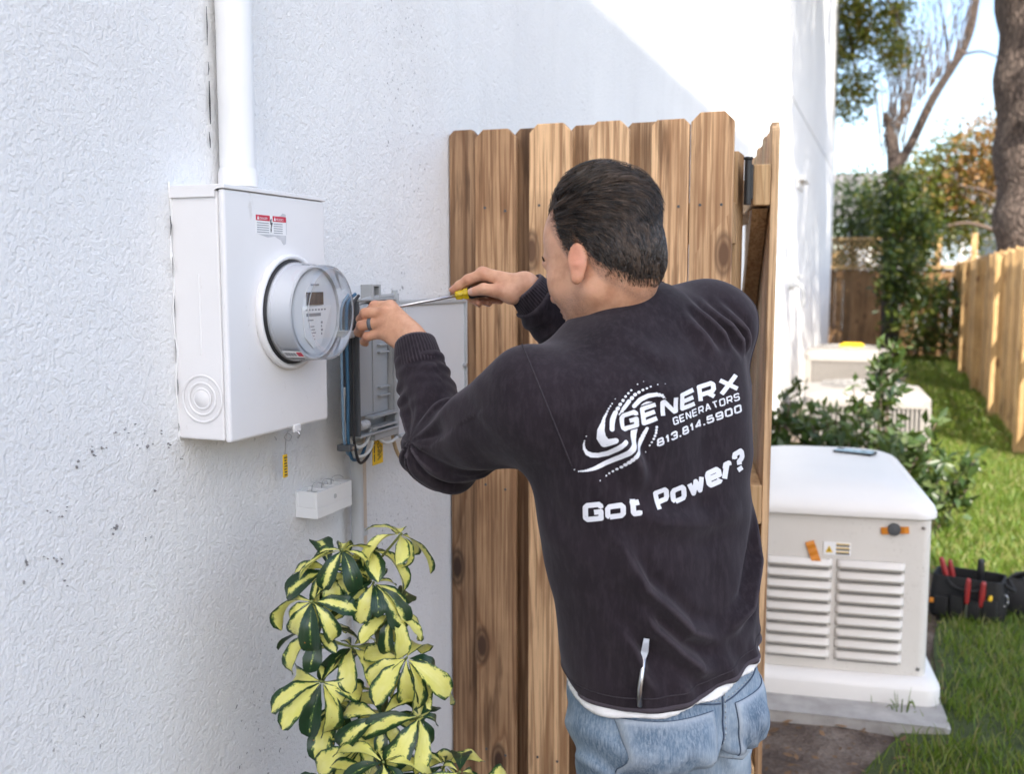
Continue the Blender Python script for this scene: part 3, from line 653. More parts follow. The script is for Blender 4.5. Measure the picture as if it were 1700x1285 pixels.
    m = MB().tube(bez([(D, .036, z0 - .008), (D + .006, .036, z0 - .013), (D + .002, .037, z0 - .02)]), .002, 6); m.build('seal_ring', M['steel'], t, smooth=True)

def text_flat(txt, size, mat, parent, name, bold=.0, xs=1.0):
    c = bpy.data.curves.new(name, 'FONT'); c.body = txt; c.size = size; c.offset = bold; c.resolution_u = 3
    o = bpy.data.objects.new(name, c); COL.objects.link(o); dg = bpy.context.evaluated_depsgraph_get()
    me = bpy.data.meshes.new_from_object(o.evaluated_get(dg)); me.name = name; bpy.data.objects.remove(o)
    for v in me.vertices: v.co.x *= xs
    me.materials.clear(); me.materials.append(mat)
    return link(name, me, parent)
meter_box()

def wall_bits():
    t = thing('conduit_pipe', 'white painted conduit pipe rising from the top of the meter cabinet', 'conduit', (.031, 1.338, 1.64))
    m = MB().lathe([(.0275, .028), (.0275, .9)], 40); m.build('pipe', M['pvc_white'], t, auto=40)
    MB().lathe([(.0275, 0), (.0305, .002), (.0305, .022), (.028, .03)], 40, cap=False).build('hub', M['paint'], t, auto=40)
    MB().lathe([(.0277, .338), (.0318, .342), (.0318, .43), (.0277, .434)], 40, cap=False).build('coupling', M['pvc_white'], t, auto=40)
    # bead of caulk on the left of the pipe
    m = MB()
    m.tube([(.001, 1.213 + .002 * sin(z * 60), z) for z in np.linspace(1.255, 1.64, 40)], [.0012 + .0026 * max(0, sin(z * 67) * sin(z * 17)) for z in np.linspace(1.255, 1.64, 40)], 6)
    tag(m.build('caulk_bead', M['pvc_white'], smooth=True), 'lumpy white caulk line down the left edge of the meter cabinet', 'caulk')
    # seal tag hanging by a wire
    t = thing('seal_tag', 'small yellow seal tag hanging on a wire below the meter cabinet', 'tag', (.04, 1.443, 1.255))
    MB().tube(bez([(.05, -.06, -.003), (.02, -.03, -.012), (.0, 0, -.018), (-.004, .001, -.032), (-.006, 0, -.058)], 8), .0007, 5).tube(bez([(.0, 0, -.02), (.006, .004, -.026), (.001, .002, -.034), (-.004, -.003, -.028), (0, 0, -.02)], 6), .0007, 5).build('wire', M['steel'], t, smooth=True)
    MB().box((-.0075, -.006, -.098), (-.005, .0065, -.058)).build('plate', M['yellow'], t, bevel=.0008)
    m = MB()
    for k in range(7): m.box((-.0052, -.004 + .0007 * (k % 2), -.0945 + .005 * k), (-.0046, .0045 - .0011 * (k % 3), -.0925 + .005 * k))
    m.build('print_lines', M['ink'], t)
    # small white moulding with open knock-outs
    t = thing('cable_block', 'short white plastic block with open holes in its top on the wall above the plant', 'junction block', (0, 1.585, 1.092))
    m = MB().box((0, -.062, -.027), (.046, .062, -.008)).box((.040, -.062, -.008), (.046, .062, .022)).box((0, -.062, -.008), (.006, .062, .022))
    for y in (-.062, -.028, .006, .04): m.box((.006, y, -.008), (.040, y + (.006 if y < .04 else .022), .022))
    m.build('body', M['pvc_white'], t, bevel=.0012)
    m = MB().box((.006, -.056, .014), (.040, -.030, .0165)).box((.006, -.022, .010), (.022, .004, .0125)); m.build('broken_cover', M['box_grey'], t)
    for k in range(3): MB().tube(bez([(.02, -.04 + .034 * k, .0), (.022, -.038 + .034 * k, .03), (.03, -.03 + .036 * k, .034), (.034, -.02 + .036 * k, .028)], 6), .0009, 5).build('wire_end', M['steel'], t, smooth=True)
    MB().lathe([(.0045, .046), (.004, .0475), (.0001, .0475)], 16, 'x', (0, -.0, .004), cap=False).build('screw_head', M['pvc_grey'], t)
    # conduits dropping from the utility box
    t = thing('grey_conduit', 'grey plastic conduit running down the wall below the open utility box', 'conduit', (.022, 1.708, 0))
    MB().lathe([(.0125, 0), (.0125, 1.178)], 28).build('pipe', M['pvc_grey'], t, auto=40); MB().lathe([(.0127, .9), (.0155, .902), (.0155, .935), (.0127, .937)], 28, cap=False).build('clip', M['pvc_grey'], t, auto=40)
    MB().lathe([(.0125, 1.178), (.0165, 1.18), (.0165, 1.205), (.0125, 1.207)], 28, cap=True).build('coupling', M['box_grey'], t, auto=40)
    t = thing('painted_conduit', 'tan painted conduit beside the grey conduit under the utility box', 'conduit', (.012, 1.742, 0))
    MB().lathe([(.011, 0), (.011, 1.19)], 24).build('pipe', M['tan_paint'], t, auto=40)
    MB().lathe([(.0113, .98), (.0128, .981), (.0128, .995), (.0113, .996)], 24, cap=False).build('strap', M['pvc_grey'], t, auto=40)
wall_bits()

def utility_box():
    t = thing('utility_box', 'open grey plastic utility box with its lid swung flat to the right', 'utility box', (0, 1.595, 1.333))
    w, h, d = .150, .124, .098
    # tray: back, four walls, recessed
    MB().box((.064, 0, -h), (.068, w, h)).build('back_plate', M['box_grey'], t)
    MB().box((.064, -.004, -h), (d, 0, h)).build('side_wall', M['box_dark'], t, bevel=.001)
    MB().box((.064, w, -h), (d - .004, w + .004, h)).build('side_wall', M['box_grey'], t, bevel=.001)
    MB().box((.064, 0, -h - .004), (d, w, -h)).build('bottom_wall', M['box_grey'], t, bevel=.001)
    MB().box((.064, 0, h), (d, w, h + .004)).build('top_wall', M['box_grey'], t, bevel=.001)
    MB().box((-.005, .10, -h + .06), (.0638, w - .01, h - .06)).build('mounting_block', M['box_dark'], t)
    MB().box((.072, .004, -h + .03), (.076, w - .002, h - .012)).build('inner_panel', M['box_grey'], t, bevel=.001)
    for z in (-.062, -.046, .022, .036): MB().box((.076, w - .045, z), (.083, w - .006, z + .003)).build('rib', M['box_grey'], t)
    for y in (.084,): MB().box((.076, y, -.09), (.0785, y + .003, .1)).build('rib', M['box_grey'], t)
    MB().lathe([(.009, 0), (.009, .012), (.0075, .013), (.0075, .019), (.009, .020), (.009, .032)], 24, 'y', (.085, .012, -h + .016)).build('bottom_plug', M['pvc_grey'], t, auto=40)
    MB().box((.078, .05, -h + .005), (.096, w, -h + .009)).box((.078, .05, -h + .026), (.096, w, -h + .030)).build('bottom_ledge', M['box_grey'], t)
    MB().box((.078, .06, -h - .018), (.094, w + .004, -h - .0045)).build('bottom_lip', M['box_grey'], t, bevel=.002)
    MB().cyl((.085, .012, h - .013), (.085, .055, h - .013), .008).build('top_tube', M['pvc_grey'], t, auto=40)
    MB().box((.074, .050, h - .022), (.1, .078, h - .004)).build('terminal', M['black'], t, bevel=.002)
    k = MB().box((.07, .055, h + .004), (.096, .061, h + .030)).box((.07, .061, h + .026), (.096, .088, h + .030)).box((.07, .082, h + .004), (.096, .088, h + .026)).box((.07, .061, h + .0042), (.076, .082, h + .026)); k.build('latch', M['box_grey'], t, bevel=.001)
    MB().lathe([(.0045, .0), (.0045, .008)], 16, 'x', (.077, .073, h + .016)).build('latch_screw', M['box_dark'], t)
    MB().tube(bez([(.09, -.002, h - .005), (.09, .06, h + .004), (.092, w - .01, h + .008)]), .005, 10).build('rim', M['box_grey'], t, smooth=True)
    m = MB().cyl((.090, w + .004, -h), (.090, w + .004, h + .018), .006).cyl((.090, w + .004, h - .014), (.090, w + .004, h + .012), .0085); m.build('hinge', M['box_grey'], t, auto=40)
    # the lid, lying open to the right, with a turned edge
    l = MB().box((.088, w + .010, -h - .022), (.092, w + .342, h - .012)).build('lid', M['box_lid'], t, bevel=.001)
    MB().box((.080, w + .010, h - .014), (.098, w + .342, h - .002)).build('lid_rim', M['box_grey'], l, bevel=.003)
    MB().box((.080, w + .010, -h - .028), (.098, w + .342, -h - .020)).build('lid_rim', M['box_grey'], l, bevel=.003)
    MB().box((.080, w + .338, -h - .02), (.098, w + .346, h - .008)).build('lid_rim', M['box_grey'], l, bevel=.002)
    MB().box((.0915, w + .045, -h - .016), (.0935, w + .050, h - .016)).build('pressed_rib', M['box_lid'], l)
    MB().lathe([(.0045, .09), (.0045, .1005), (.003, .1015), (.0001, .1015)], 14, 'x', (0, w + .334, -.032), cap=False).build('screw', M['steel'], l, auto=40)
    MB().cyl((.084, w + .016, h + .001), (.084, w + .016, h + .012), .0035).build('pin', M['box_dark'], t)
utility_box()

def cables():
    def cable(label, mat, pts, r, n=10, group=None):
        m = MB().tube(bez(pts, n), r, 8); o = m.build('cable', M[mat], smooth=True); tag(o, label, 'cable', group)
    x = .082
    cable('blue cable hanging straight down beside the open utility box', 'blue_cable', [(.085, 1.605, 1.47), (x, 1.580, 1.45), (x, 1.576, 1.38), (x, 1.577, 1.28), (.08, 1.578, 1.21), (.075, 1.60, 1.165), (.07, 1.645, 1.165), (.07, 1.672, 1.20)], .0032)
    cable('pale blue thin cable left of the blue cable', 'blue_light', [(.08, 1.59, 1.47), (.073, 1.574, 1.44), (.073, 1.572, 1.36), (.073, 1.573, 1.25), (.074, 1.576, 1.195), (.07, 1.60, 1.172), (.065, 1.64, 1.178)], .0026)
    cable('black cable hanging tight against the left side of the utility box', 'rubber', [(.095, 1.60, 1.468), (.0905, 1.583, 1.44), (.0905, 1.582, 1.35), (.09, 1.583, 1.24), (.088, 1.586, 1.20), (.085, 1.61, 1.157), (.08, 1.655, 1.165), (.08, 1.675, 1.20)], .0028)
    cable('white cable sagging in the upper loop under the utility box', 'white_cable', [(.07, 1.584, 1.30), (.068, 1.584, 1.24), (.072, 1.592, 1.205), (.08, 1.615, 1.185), (.085, 1.638, 1.192), (.085, 1.655, 1.215)], .0034)
    cable('white cable bending back along the lower loop under the utility box', 'white_cable', [(.075, 1.59, 1.19), (.08, 1.607, 1.170), (.085, 1.632, 1.168), (.086, 1.655, 1.182), (.085, 1.664, 1.215)], .0030)
    cable('white cable sagging to the right in front of the yellow tag', 'white_cable', [(.085, 1.668, 1.215), (.088, 1.685, 1.19), (.088, 1.715, 1.178), (.088, 1.755, 1.183), (.088, 1.775, 1.20)], .0036)
    cable('green ground wire curving below the utility box', 'green_cable', [(.05, 1.69, 1.197), (.05, 1.715, 1.187), (.05, 1.75, 1.19), (.05, 1.785, 1.205)], .0028)
    cable('tan cable slanting down from the utility box behind the sleeve', 'tan_cable', [(.07, 1.765, 1.205), (.07, 1.772, 1.18), (.068, 1.79, 1.15), (.066, 1.815, 1.128), (.066, 1.85, 1.11)], .0038)
    t = thing('cable_clamp', 'small dark clamp holding the bundle of blue cables to the wall', 'clamp', (.08, 1.576, 1.19))
    MB().box((-.018, -.009, -.006), (.010, .010, .006)).build('strap', M['box_dark'], t, bevel=.002); MB().lathe([(.003, .010), (.003, .012), (.0001, .012)], 12, 'x', cap=False).build('screw', M['steel'], t)
    t = thing('upper_cable_clamp', 'grey clip round the cables at the left edge of the utility box', 'clamp', (.08, 1.577, 1.398))
    MB().box((-.016, -.010, -.007), (.014, .008, .007)).build('strap', M['box_grey'], t, bevel=.002)
    t = thing('warning_tag', 'yellow tag with dark printed lines hanging under the utility box', 'tag', (.075, 1.70, 1.19))
    MB().box((-.001, -.0225, -.052), (.001, .0185, 0)).build('plate', M['yellow'], t, bevel=.0006)
    m = MB()
    for k, (y, a, b) in enumerate(((-.018, -.045, -.006), (-.0035, -.044, -.004), (.0005, -.043, -.006), (.0045, -.042, -.012), (.0085, -.04, -.008), (.0125, -.037, -.018))):
        z = a
        while z < b: m.box((.001, y, z), (.0014, y + (.003 if k == 0 else .0018), min(z + .003 + .003 * ((k * 3 + int(z * 900)) % 3), b))); z += .0085 if k == 0 else .0075
    m.build('print_lines', M['ink'], t)
    MB().tube(bez([(0, -.002, -.002), (.004, 0, .01), (0, .002, .02)]), .0009, 5).build('tie', M['black'], t)
cables()

# ------------------------------------------------------------------ generator on its pad
def generator():
    pad = MB().rrect([(0, 0, 0, .365, .69, .02), (.060, 0, 0, .365, .69, .02), (.068, 0, 0, .357, .692, .02)], 3)
    o = pad.build('concrete_pad', M['concrete'], bevel=0); o.location = (.797, 3.99, 0); o.rotation_euler.z = radians(6); tag(o, 'grey concrete slab under the white standby generator', 'concrete pad')
    t = thing('generator', 'white standby generator with louvred front and rounded lid beside the gate', 'generator', (.802, 3.955, .067), radians(7.5))
    hx, hy = .300, .46; f = -hy
    MB().rrect([(0, 0, 0, hx + .045, hy + .05, .06), (.050, 0, 0, hx + .045, hy + .05, .06), (.060, 0, 0, hx + .042, hy + .046, .06), (.074, 0, 0, hx + .030, hy + .032, .055), (.084, 0, 0, hx + .008, hy + .008, .04)], 6).build('base', M['genlid'], t, auto=30)
    MB().rrect([(.085, 0, 0, hx, hy, .035), (.632, 0, 0, hx - .003, hy - .003, .03)], 6).build('body', M['gen'], t, auto=30)
    MB().rrect([(.626, 0, 0, hx + .008, hy + .008, .06), (.631, 0, 0, hx + .017, hy + .017, .07), (.646, 0, 0, hx + .018, hy + .018, .075), (.664, 0, 0, hx + .012, hy + .012, .08), (.686, 0, .003, hx - .006, hy - .006, .09), (.706, 0, .006, hx - .030, hy - .030, .10), (.719, 0, .010, hx - .056, hy - .060, .11), (.728, 0, .012, hx - .088, hy - .10, .12), (.733, 0, .012, hx - .13, hy - .16, .12), (.735, 0, .012, hx - .19, hy - .24, .10)], 8).build('lid', M['genlid'], t, auto=50)
    # pressed louvres: two columns of nine
    n = 9; p = .0400; z0 = .122
    prof = [(0, .0), (-.004, .002), (-.017, .010), (-.019, .013), (-.017, .016), (-.006, .031), (0, .034)]
    def louvre(w):
        m = MB(); R = []
        for x, k in ((-w / 2, .25), (-w / 2 + .006, .75), (-w / 2 + .014, 1), (w / 2 - .014, 1), (w / 2 - .006, .75), (w / 2, .25)):
            R.append([(x, y * k, z) for y, z in prof])
        m.rings(R, True, True); return m.mesh('louvre', M['gen'], True)
    lm = louvre(.218)
    for c in (-.128, .106):
        for i in range(n):
            link('louvre', lm, t).location = (c, f - .0005, z0 + p * i)
            MB().box((c - .098, f - .0035, z0 + p * i - .0035), (c + .098, f + .002, z0 + p * i + .0015)).build('slot', M['slot'], t)
    # decals, tape, lock, seam and screws
    MB().box((-hx + .012, f - .0012, .470), (-.05, f + .001, .4725)).build('panel_seam', M['slot'], t)
    for x, z in ((-.27, .60), (.27, .60), (.27, .11), (-.27, .11)): MB().lathe([(.0065, f + .001), (.006, f - .003), (.0001, f - .0036)], 14, 'y', (x, 0, z), cap=False).build('screw', M['steel'], t, auto=40)
    s = MB().box((-.048, f - .0012, .490), (.040, f + .001, .534)).build('warning_label', M['paper'], t)
    m = MB().prism([(-.043, .498), (-.018, .498), (-.0305, .522)], 'y', f - .0018, f - .0010); m.build('alert_triangle', M['tool_yel'], s)
    MB().box((-.032, f - .0021, .502), (-.029, f - .0012, .513)).build('exclamation', M['ink'], s)
    m = MB()
    for k in range(3):
        m.box((-.008, f - .0017, .493 + .0138 * k), (.036, f - .0011, .498 + .0138 * k))
    m.build('print_bars', M['ink'], s); m = MB()
    for k in range(3): m.box((-.008, f - .0017, .4995 + .0138 * k), (.036, f - .0011, .503 + .0138 * k))
    m.build('colour_bars', M['tool_yel'], s)
    def tape(x, z, w, h, a, nm='tape_strip'):
        R = Matrix.Rotation(a, 3, 'Y'); m = MB(); n = 6; vs = []
        for i in range(n + 1):
            u = -w / 2 + w * i / n; b = .0035 * sin(i * 1.7) + (.010 * ((i - 4) / 2) if i > 4 else 0)
            for k in (-1, 1): vs.append(R @ Vector((u, -.003 - abs(b), k * h / 2)) + Vector((x, f, z)))
        m.add(vs, [(2 * i, 2 * i + 1, 2 * i + 3, 2 * i + 2) for i in range(n)])
        o = m.build(nm, M['orange'], t); s_ = o.modifiers.new('thick', 'SOLIDIFY'); s_.thickness = .001; return o
    tape(-.083, .498, .075, .030, radians(70)); tape(.178, .588, .088, .024, radians(-6))
    MB().lathe([(.022, f - .001), (.020, f - .010), (.0001, f - .012)], 24, 'y', (.176, 0, .590), cap=False).build('lock', M['box_dark'], t, auto=40)
generator()

def phone():
    t = thing('phone', 'black smartphone lying flat on top of the generator lid', 'phone', (.885, 4.16, .8030), radians(74))
    MB().rrect([(0, 0, 0, .038, .078, .010), (.008, 0, 0, .038, .078, .010)], 4).build('body', M['black'], t, bevel=.001)
    MB().rrect([(.0081, 0, 0, .0355, .0755, .008), (.0086, 0, 0, .0355, .0755, .008)], 4).build('screen', M['screen'], t)
    MB().rrect([(.0081, .020, .062, .012, .012, .004), (.0098, .020, .062, .012, .012, .004)], 3).build('camera_bump', M['box_dark'], t)
phone()

# ------------------------------------------------------------------ air conditioners
def ac_unit(label, x, y, rz, h, hx, group='air conditioners behind the generator'):
    t = thing('air_conditioner', label, 'air conditioner', (x, y, 0), rz, group)
    MB().rrect([(0, 0, 0, hx + .06, hx + .06, .02), (.06, 0, 0, hx + .06, hx + .06, .02)], 2).build('base_slab', M['concrete'], t)
    MB().rrect([(.06, 0, 0, hx - .02, hx - .02, .05), (h - .06, 0, 0, hx - .02, hx - .02, .05)], 5).build('coil', M['ac_dark'], t, auto=40)
    MB().rrect([(.06, 0, 0, hx, hx, .06), (.12, 0, 0, hx, hx, .06)], 5).build('bottom_rail', M['ac'], t, auto=40)
    MB().rrect([(h - .075, 0, 0, hx + .004, hx + .004, .06), (h - .02, 0, 0, hx + .004, hx + .004, .06), (h, 0, 0, hx - .012, hx - .012, .06), (h + .03, 0, 0, hx * .62, hx * .62, .2), (h + .035, 0, 0, hx * .4, hx * .4, .15)], 6).build('top_cover', M['ac'], t, auto=40)
    m = MB(); k = 26
    for q in range(4):
        R = Matrix.Rotation(q * pi / 2, 3, 'Z')
        for i in range(k):
            u = -hx + .06 + (2 * hx - .12) * i / (k - 1); m.box((u - .006, -hx, .12), (u + .006, -hx + .012, h - .075), R)
    tag(m.build('grille_bars', M['ac'], t), kind='stuff')
    for sx in (-1, 1):
        for sy in (-1, 1): MB().box((-.028, -.028, .1), (.028, .028, h - .07)).build('corner_post', M['ac'], t, at=(sx * (hx - .027), sy * (hx - .027), 0))
    m = MB()
    for r in (.1, .16, .22, .28): m.tube([(r * cos(a), r * sin(a), h + .042) for a in np.linspace(0, 2 * pi, 25)], .004, 5)
    for a in range(8): m.tube([(.05 * cos(a * pi / 4), .05 * sin(a * pi / 4), h + .047), (.29 * cos(a * pi / 4), .29 * sin(a * pi / 4), h + .04)], .004, 5)
    m.build('fan_guard', M['ac_dark'], t)
    return t
ac_unit('larger beige air conditioner just behind the leafy shrub', .84, 7.35, radians(4), .72, .40)
ac2 = ac_unit('farther beige air conditioner partly hidden near the house corner', .62, 10.1, radians(2), .80, .38)
o = MB().box((-.11, -.06, 0), (.11, .06, .02)).box((-.08, -.045, .02), (.09, .045, .034)).build('yellow_notice', M['yellow']); o.location = (.66, 10.0, .848); tag(o, 'yellow folded sheet lying on the farther air conditioner', 'notice')
MB().box((.25, -.405, .42), (.30, -.399, .52)).build('rating_label', M['paper'], ac2)

# ------------------------------------------------------------------ tool bags
def tool_bag():
    t = thing('tool_bag', 'black canvas tool bag with red handled tools beside the generator', 'tool bag', (1.36, 4.62, .045), radians(-12)); t.scale = (.84, .84, .84)
    MB().rrect([(0, 0, 0, .17, .11, .04), (.03, 0, 0, .178, .118, .045), (.16, 0, 0, .172, .108, .04), (.215, .0, 0, .165, .10, .04), (.214, .0, 0, .155, .09, .035), (.12, 0, 0, .155, .09, .035)], 5).build('body', M['bag'], t, auto=50)
    for i, x in enumerate((-.11, -.035, .04, .115)):
        MB().rrect([(.02, x, -.124, .033, .012, .010), (.06, x, -.130, .035, .018, .012), (.115 + .015 * (i % 2), x, -.128, .034, .014, .010), (.113 + .015 * (i % 2), x, -.128, .028, .009, .008)], 3).build('pocket', M['bag'], t, auto=50)
    MB().box((-.165, -.1345, .075), (-.115, -.1325, .10)).build('orange_patch', M['orange'], t)
    MB().tube(bez([(.172, -.06, .2), (.20, -.02, .17), (.205, .02, .16), (.172, .06, .2)]), .010, 8).build('strap', M['bag'], t, smooth=True)
    MB().tube(bez([(-.1, -.09, .21), (-.05, -.122, .17), (.05, -.122, .165), (.1, -.09, .21)]), .009, 8).build('carry_handle', M['bag'], t, smooth=True)
    m = MB().tube([(.178 + .012 * cos(a), -.075, .125 + .03 * sin(a)) for a in np.linspace(0, 2 * pi, 17)], .003, 6); m.build('clip_ring', M['steel'], t, smooth=True)
    G = 'tools standing in the black tool bag'
    def tool(lbl, x, y, z, h, r, mat, dx, dz=.0, tip=True):
        q = thing('hand_tool', lbl, 'tool', (1.36 + .84 * x, 4.62 + .84 * y, .045 + .84 * z), 0, G)
        MB().tube(bez([(0, 0, 0), (dx * .5, dz * .5, h * .5), (dx, dz, h)], 4), [r * .9, r * .95, r, r * 1.1, r * 1.12, r * 1.1, r, r * .95, r * .7], 10).build('grip', M[mat], q, smooth=True)
        MB().tube([(0, 0, -.06), (0, 0, .002)], r * .4, 8).build('shaft', M['steel'], q)
    tool('red grip leaning left at the left end of the tool bag', -.10, -.04, .17, .11, .011, 'tool_red', -.035)
    tool('red grip standing next to the leftmost red grip in the tool bag', -.075, -.03, .17, .10, .010, 'tool_red', -.02)
    tool('red screwdriver handle in the front middle pocket of the tool bag', -.02, -.145, .10, .11, .010, 'tool_red', .004)
    tool('second red handle in the front pocket right of the middle', .045, -.145, .09, .11, .011, 'tool_red', .008)
    tool('yellow handled tool in the right front pocket of the tool bag', .075, -.145, .07, .07, .008, 'tool_yel', .012)
    tool('black handle sticking up from the middle of the tool bag', .05, .0, .18, .10, .014, 'black', .0)
    t = thing('flat_bag', 'flat black bag slumped on the grass right of the tool bag', 'bag', (1.69, 4.72, .04), radians(-24))
    MB().rrect([(0, 0, 0, .22, .14, .05), (.05, .01, 0, .23, .15, .06), (.11, .0, .02, .20, .13, .06), (.15, -.03, .03, .14, .09, .05), (.165, -.04, .03, .07, .04, .03)], 5).build('body', M['bag'], t, auto=60)
    MB().tube(bez([(-.15, -.02, .15), (-.05, -.06, .20), (.08, -.05, .17), (.14, -.02, .12)]), .011, 8).build('strap', M['bag'], t, smooth=True)
tool_bag()
o = MB().rrect([(0, 0, 0, .05, .035, .03), (.03, 0, 0, .055, .04, .035), (.05, .005, 0, .03, .02, .02)], 4).build('pale_stone', M['concrete'], smooth=True); o.location = (1.62, 3.42, .03); tag(o, 'small pale stone on the grass at the bottom right', 'stone')
m = MB()
for k in range(9):
    a = k * 2.4; m.tube(bez([(1.08 + .015 * cos(a), 3.43 + .01 * sin(a), .02), (1.08 + .03 * cos(a), 3.43 + .02 * sin(a), .06 + .02 * (k % 3)), (1.08 + .05 * cos(a), 3.43 + .03 * sin(a), .07 + .025 * (k % 4))], 4), [.0032, .003, .0028, .0026, .0024, .002, .0016, .001, .0003], 4)
tag(m.build('grass_tuft', M['grass'], smooth=True), 'single tuft of tall grass against the corner of the concrete slab', 'grass tuft')

# ------------------------------------------------------------------ trees and shrubs
def leaf_cloud(C, size, n_per, spread, mat, name, parent=None, bend=.25, up=.2, ar=.42):
    C = np.asarray(C, float); n = len(C) * n_per
    c = np.repeat(C, n_per, 0) + RNG.normal(0, 1, (n, 3)) * spread
    d = RNG.normal(0, 1, (n, 3)); d[:, 2] += up; d /= np.linalg.norm(d, axis=1)[:, None]
    r = RNG.normal(0, 1, (n, 3)); s = np.cross(d, r); s /= np.linalg.norm(s, axis=1)[:, None] + 1e-9; nn = np.cross(s, d)
    L = (size * RNG.uniform(.6, 1.3, n))[:, None]; w = L * ar * .5
    V = np.stack([c, c + d * L * .5 - s * w + nn * L * bend * .3, c + d * L * .5 + s * w + nn * L * bend * .3, c + d * L - nn * L * bend * .2], 1)
    b = (np.arange(n) * 4)[:, None]; F = np.concatenate([b + [0, 1, 3], b + [0, 3, 2]])
    return link(name, np_mesh(name, V.reshape(-1, 3), F, M[mat]), parent)
def limbs(name, paths, mat, parent, n=8):
    m = MB()
    for P, r0, r1 in paths:
        B = bez(P, 5); k = len(B); m.tube(B, [r0 + (r1 - r0) * i / (k - 1) for i in range(k)], n)
    return m.build(name, M[mat], parent, smooth=True)
def blob_points(n, c, r, hollow=.35):
    p = RNG.normal(0, 1, (n, 3)); p /= np.linalg.norm(p, axis=1)[:, None]; q = RNG.uniform(hollow, 1, n) ** (1 / 2)
    return np.asarray(c) + p * q[:, None] * np.asarray(r)
def lumpy(n, blobs): return np.concatenate([blob_points(max(4, int(n * w)), c, r) for c, r, w in blobs])

def big_oak():
    t = thing('oak_tree', 'large tree with thick grey brown trunk beyond the right fence', 'tree', (2.45, 13.2, 0))
    P = [(.10, 0, 0), (.06, 0, 1.5), (.0, 0, 2.6), (-.07, 0, 3.8), (-.10, .1, 5.2), (0, .3, 7.0), (.2, .4, 9)]
    B = bez(P, 10); rad = [.42 - .13 * i / (len(B) - 1) + .03 * sin(i * .9) for i in range(len(B))]; n = 26; R = []
    for i, p in enumerate(B):
        R.append([p + Vector((cos(a), sin(a), 0)) * rad[i] * (1 + .07 * mnoise.noise((cos(a) * 2, sin(a) * 2, i * .25)) + .03 * mnoise.noise((cos(a) * 7, sin(a) * 7, i * .6))) for a in [2 * pi * k / n for k in range(n)]])
    MB().rings(R).build('trunk', M['bark'], t, smooth=True)
    MB().lathe([(.11, 0), (.12, .05), (.10, .085), (.075, .09), (.06, .05), (.0001, .045)], 20, 'y').build('branch_scar', M['bark'], t, smooth=True, at=(-.12, -.50, 3.27)).rotation_euler = (0, .0, -.35)
    limbs('limb', [([(-.05, .1, 5.0), (-1.2, -.6, 6.2), (-2.2, -1.2, 6.6), (-2.8, -1.8, 6.4)], .13, .03), ([(0, .2, 6), (.1, -1.8, 7.2), (.1, -3.8, 7.9), (0, -6, 8.4)], .17, .03), ([(0, -1.6, 7.0), (-.5, -3.2, 7.0), (-.7, -5, 7.0)], .08, .02), ([(.1, .3, 7), (-1.0, 1.6, 8.4), (-1.6, 2.8, 9)], .14, .03), ([(.1, .3, 6.5), (1.8, 1.2, 8), (3, 1.8, 8.6)], .14, .03)], 'bark', t)
    pts = lumpy(520, [((-.5, -4.5, 8.6), (2.2, 2.2, .6), .16), ((1.6, -4.0, 8.8), (2.2, 2.2, .6), .12), ((-.5, .5, 8.8), (2.0, 2.2, .6), .14), ((1.6, .0, 9.0), (2.2, 2.2, .6), .12), ((-.8, 3.6, 8.8), (2.0, 2.2, .6), .12),((-1.25, -3.8, 6.9), (.6, 1.3, 1.1), .035), ((-.4, -4.9, 5.6), (.5, 2.3, .9), .06), ((-.65, -2.2, 7.0), (.7, 1.3, 1.0), .03), ((-.95, -.7, 6.2), (.6, 1.1, .8), .05), ((-1.15, -2.7, 5.8), (.45, 1.0, .7), .05), ((-.6, -4.8, 7.6), (1.2, 1.5, .9), .1), ((.2, -3.0, 8.2), (1.5, 1.5, 1.0), .25), ((-.5, -1.6, 6.8), (1.1, 1.1, .6), .15), ((-.8, 1.9, 8.8), (1.6, 1.4, .9), .15), ((.3, -6.0, 8.6), (1.3, 1.3, .9), .2)])
    leaf_cloud(pts, .17, 22, .085, 'leaf_yel', 'crown', t)
big_oak()

def leafy_bough():
    t = thing('overhanging_tree', 'leafy oak boughs hanging into the upper left of the sky beside the house', 'tree', (-.9, 15.6, 0))
    limbs('trunk', [([(-1.5, 4.4, 0), (-1.4, 4.4, 3), (-1.2, 4.0, 5.0), (-.6, 3.4, 6.4)], .2, .09), ([(-.6, 3.4, 6.4), (.6, 2.4, 6.6), (1.5, 1.6, 6.0), (1.9, 1.4, 5.3)], .08, .015), ([(.6, 2.4, 6.6), (1.0, 2.0, 5.7), (1.2, 1.8, 4.8), (1.3, 1.7, 4.2)], .04, .008), ([(1.2, 1.9, 6.3), (1.7, 1.6, 5.6), (1.9, 1.5, 4.9)], .03, .006)], 'twig', t)
    pts = lumpy(150, [((1.0, 1.9, 5.4), (.35, .5, .5), .3), ((1.45, 1.7, 5.9), (.55, .5, .4), .3), ((1.75, 1.5, 5.2), (.30, .4, .45), .22), ((1.15, 1.8, 4.5), (.28, .4, .40), .18), ((.4, 2.4, 6.4), (.6, .5, .4), .2)])
    leaf_cloud(pts, .105, 30, .11, 'leaf_yel', 'crown', t)
leafy_bough()

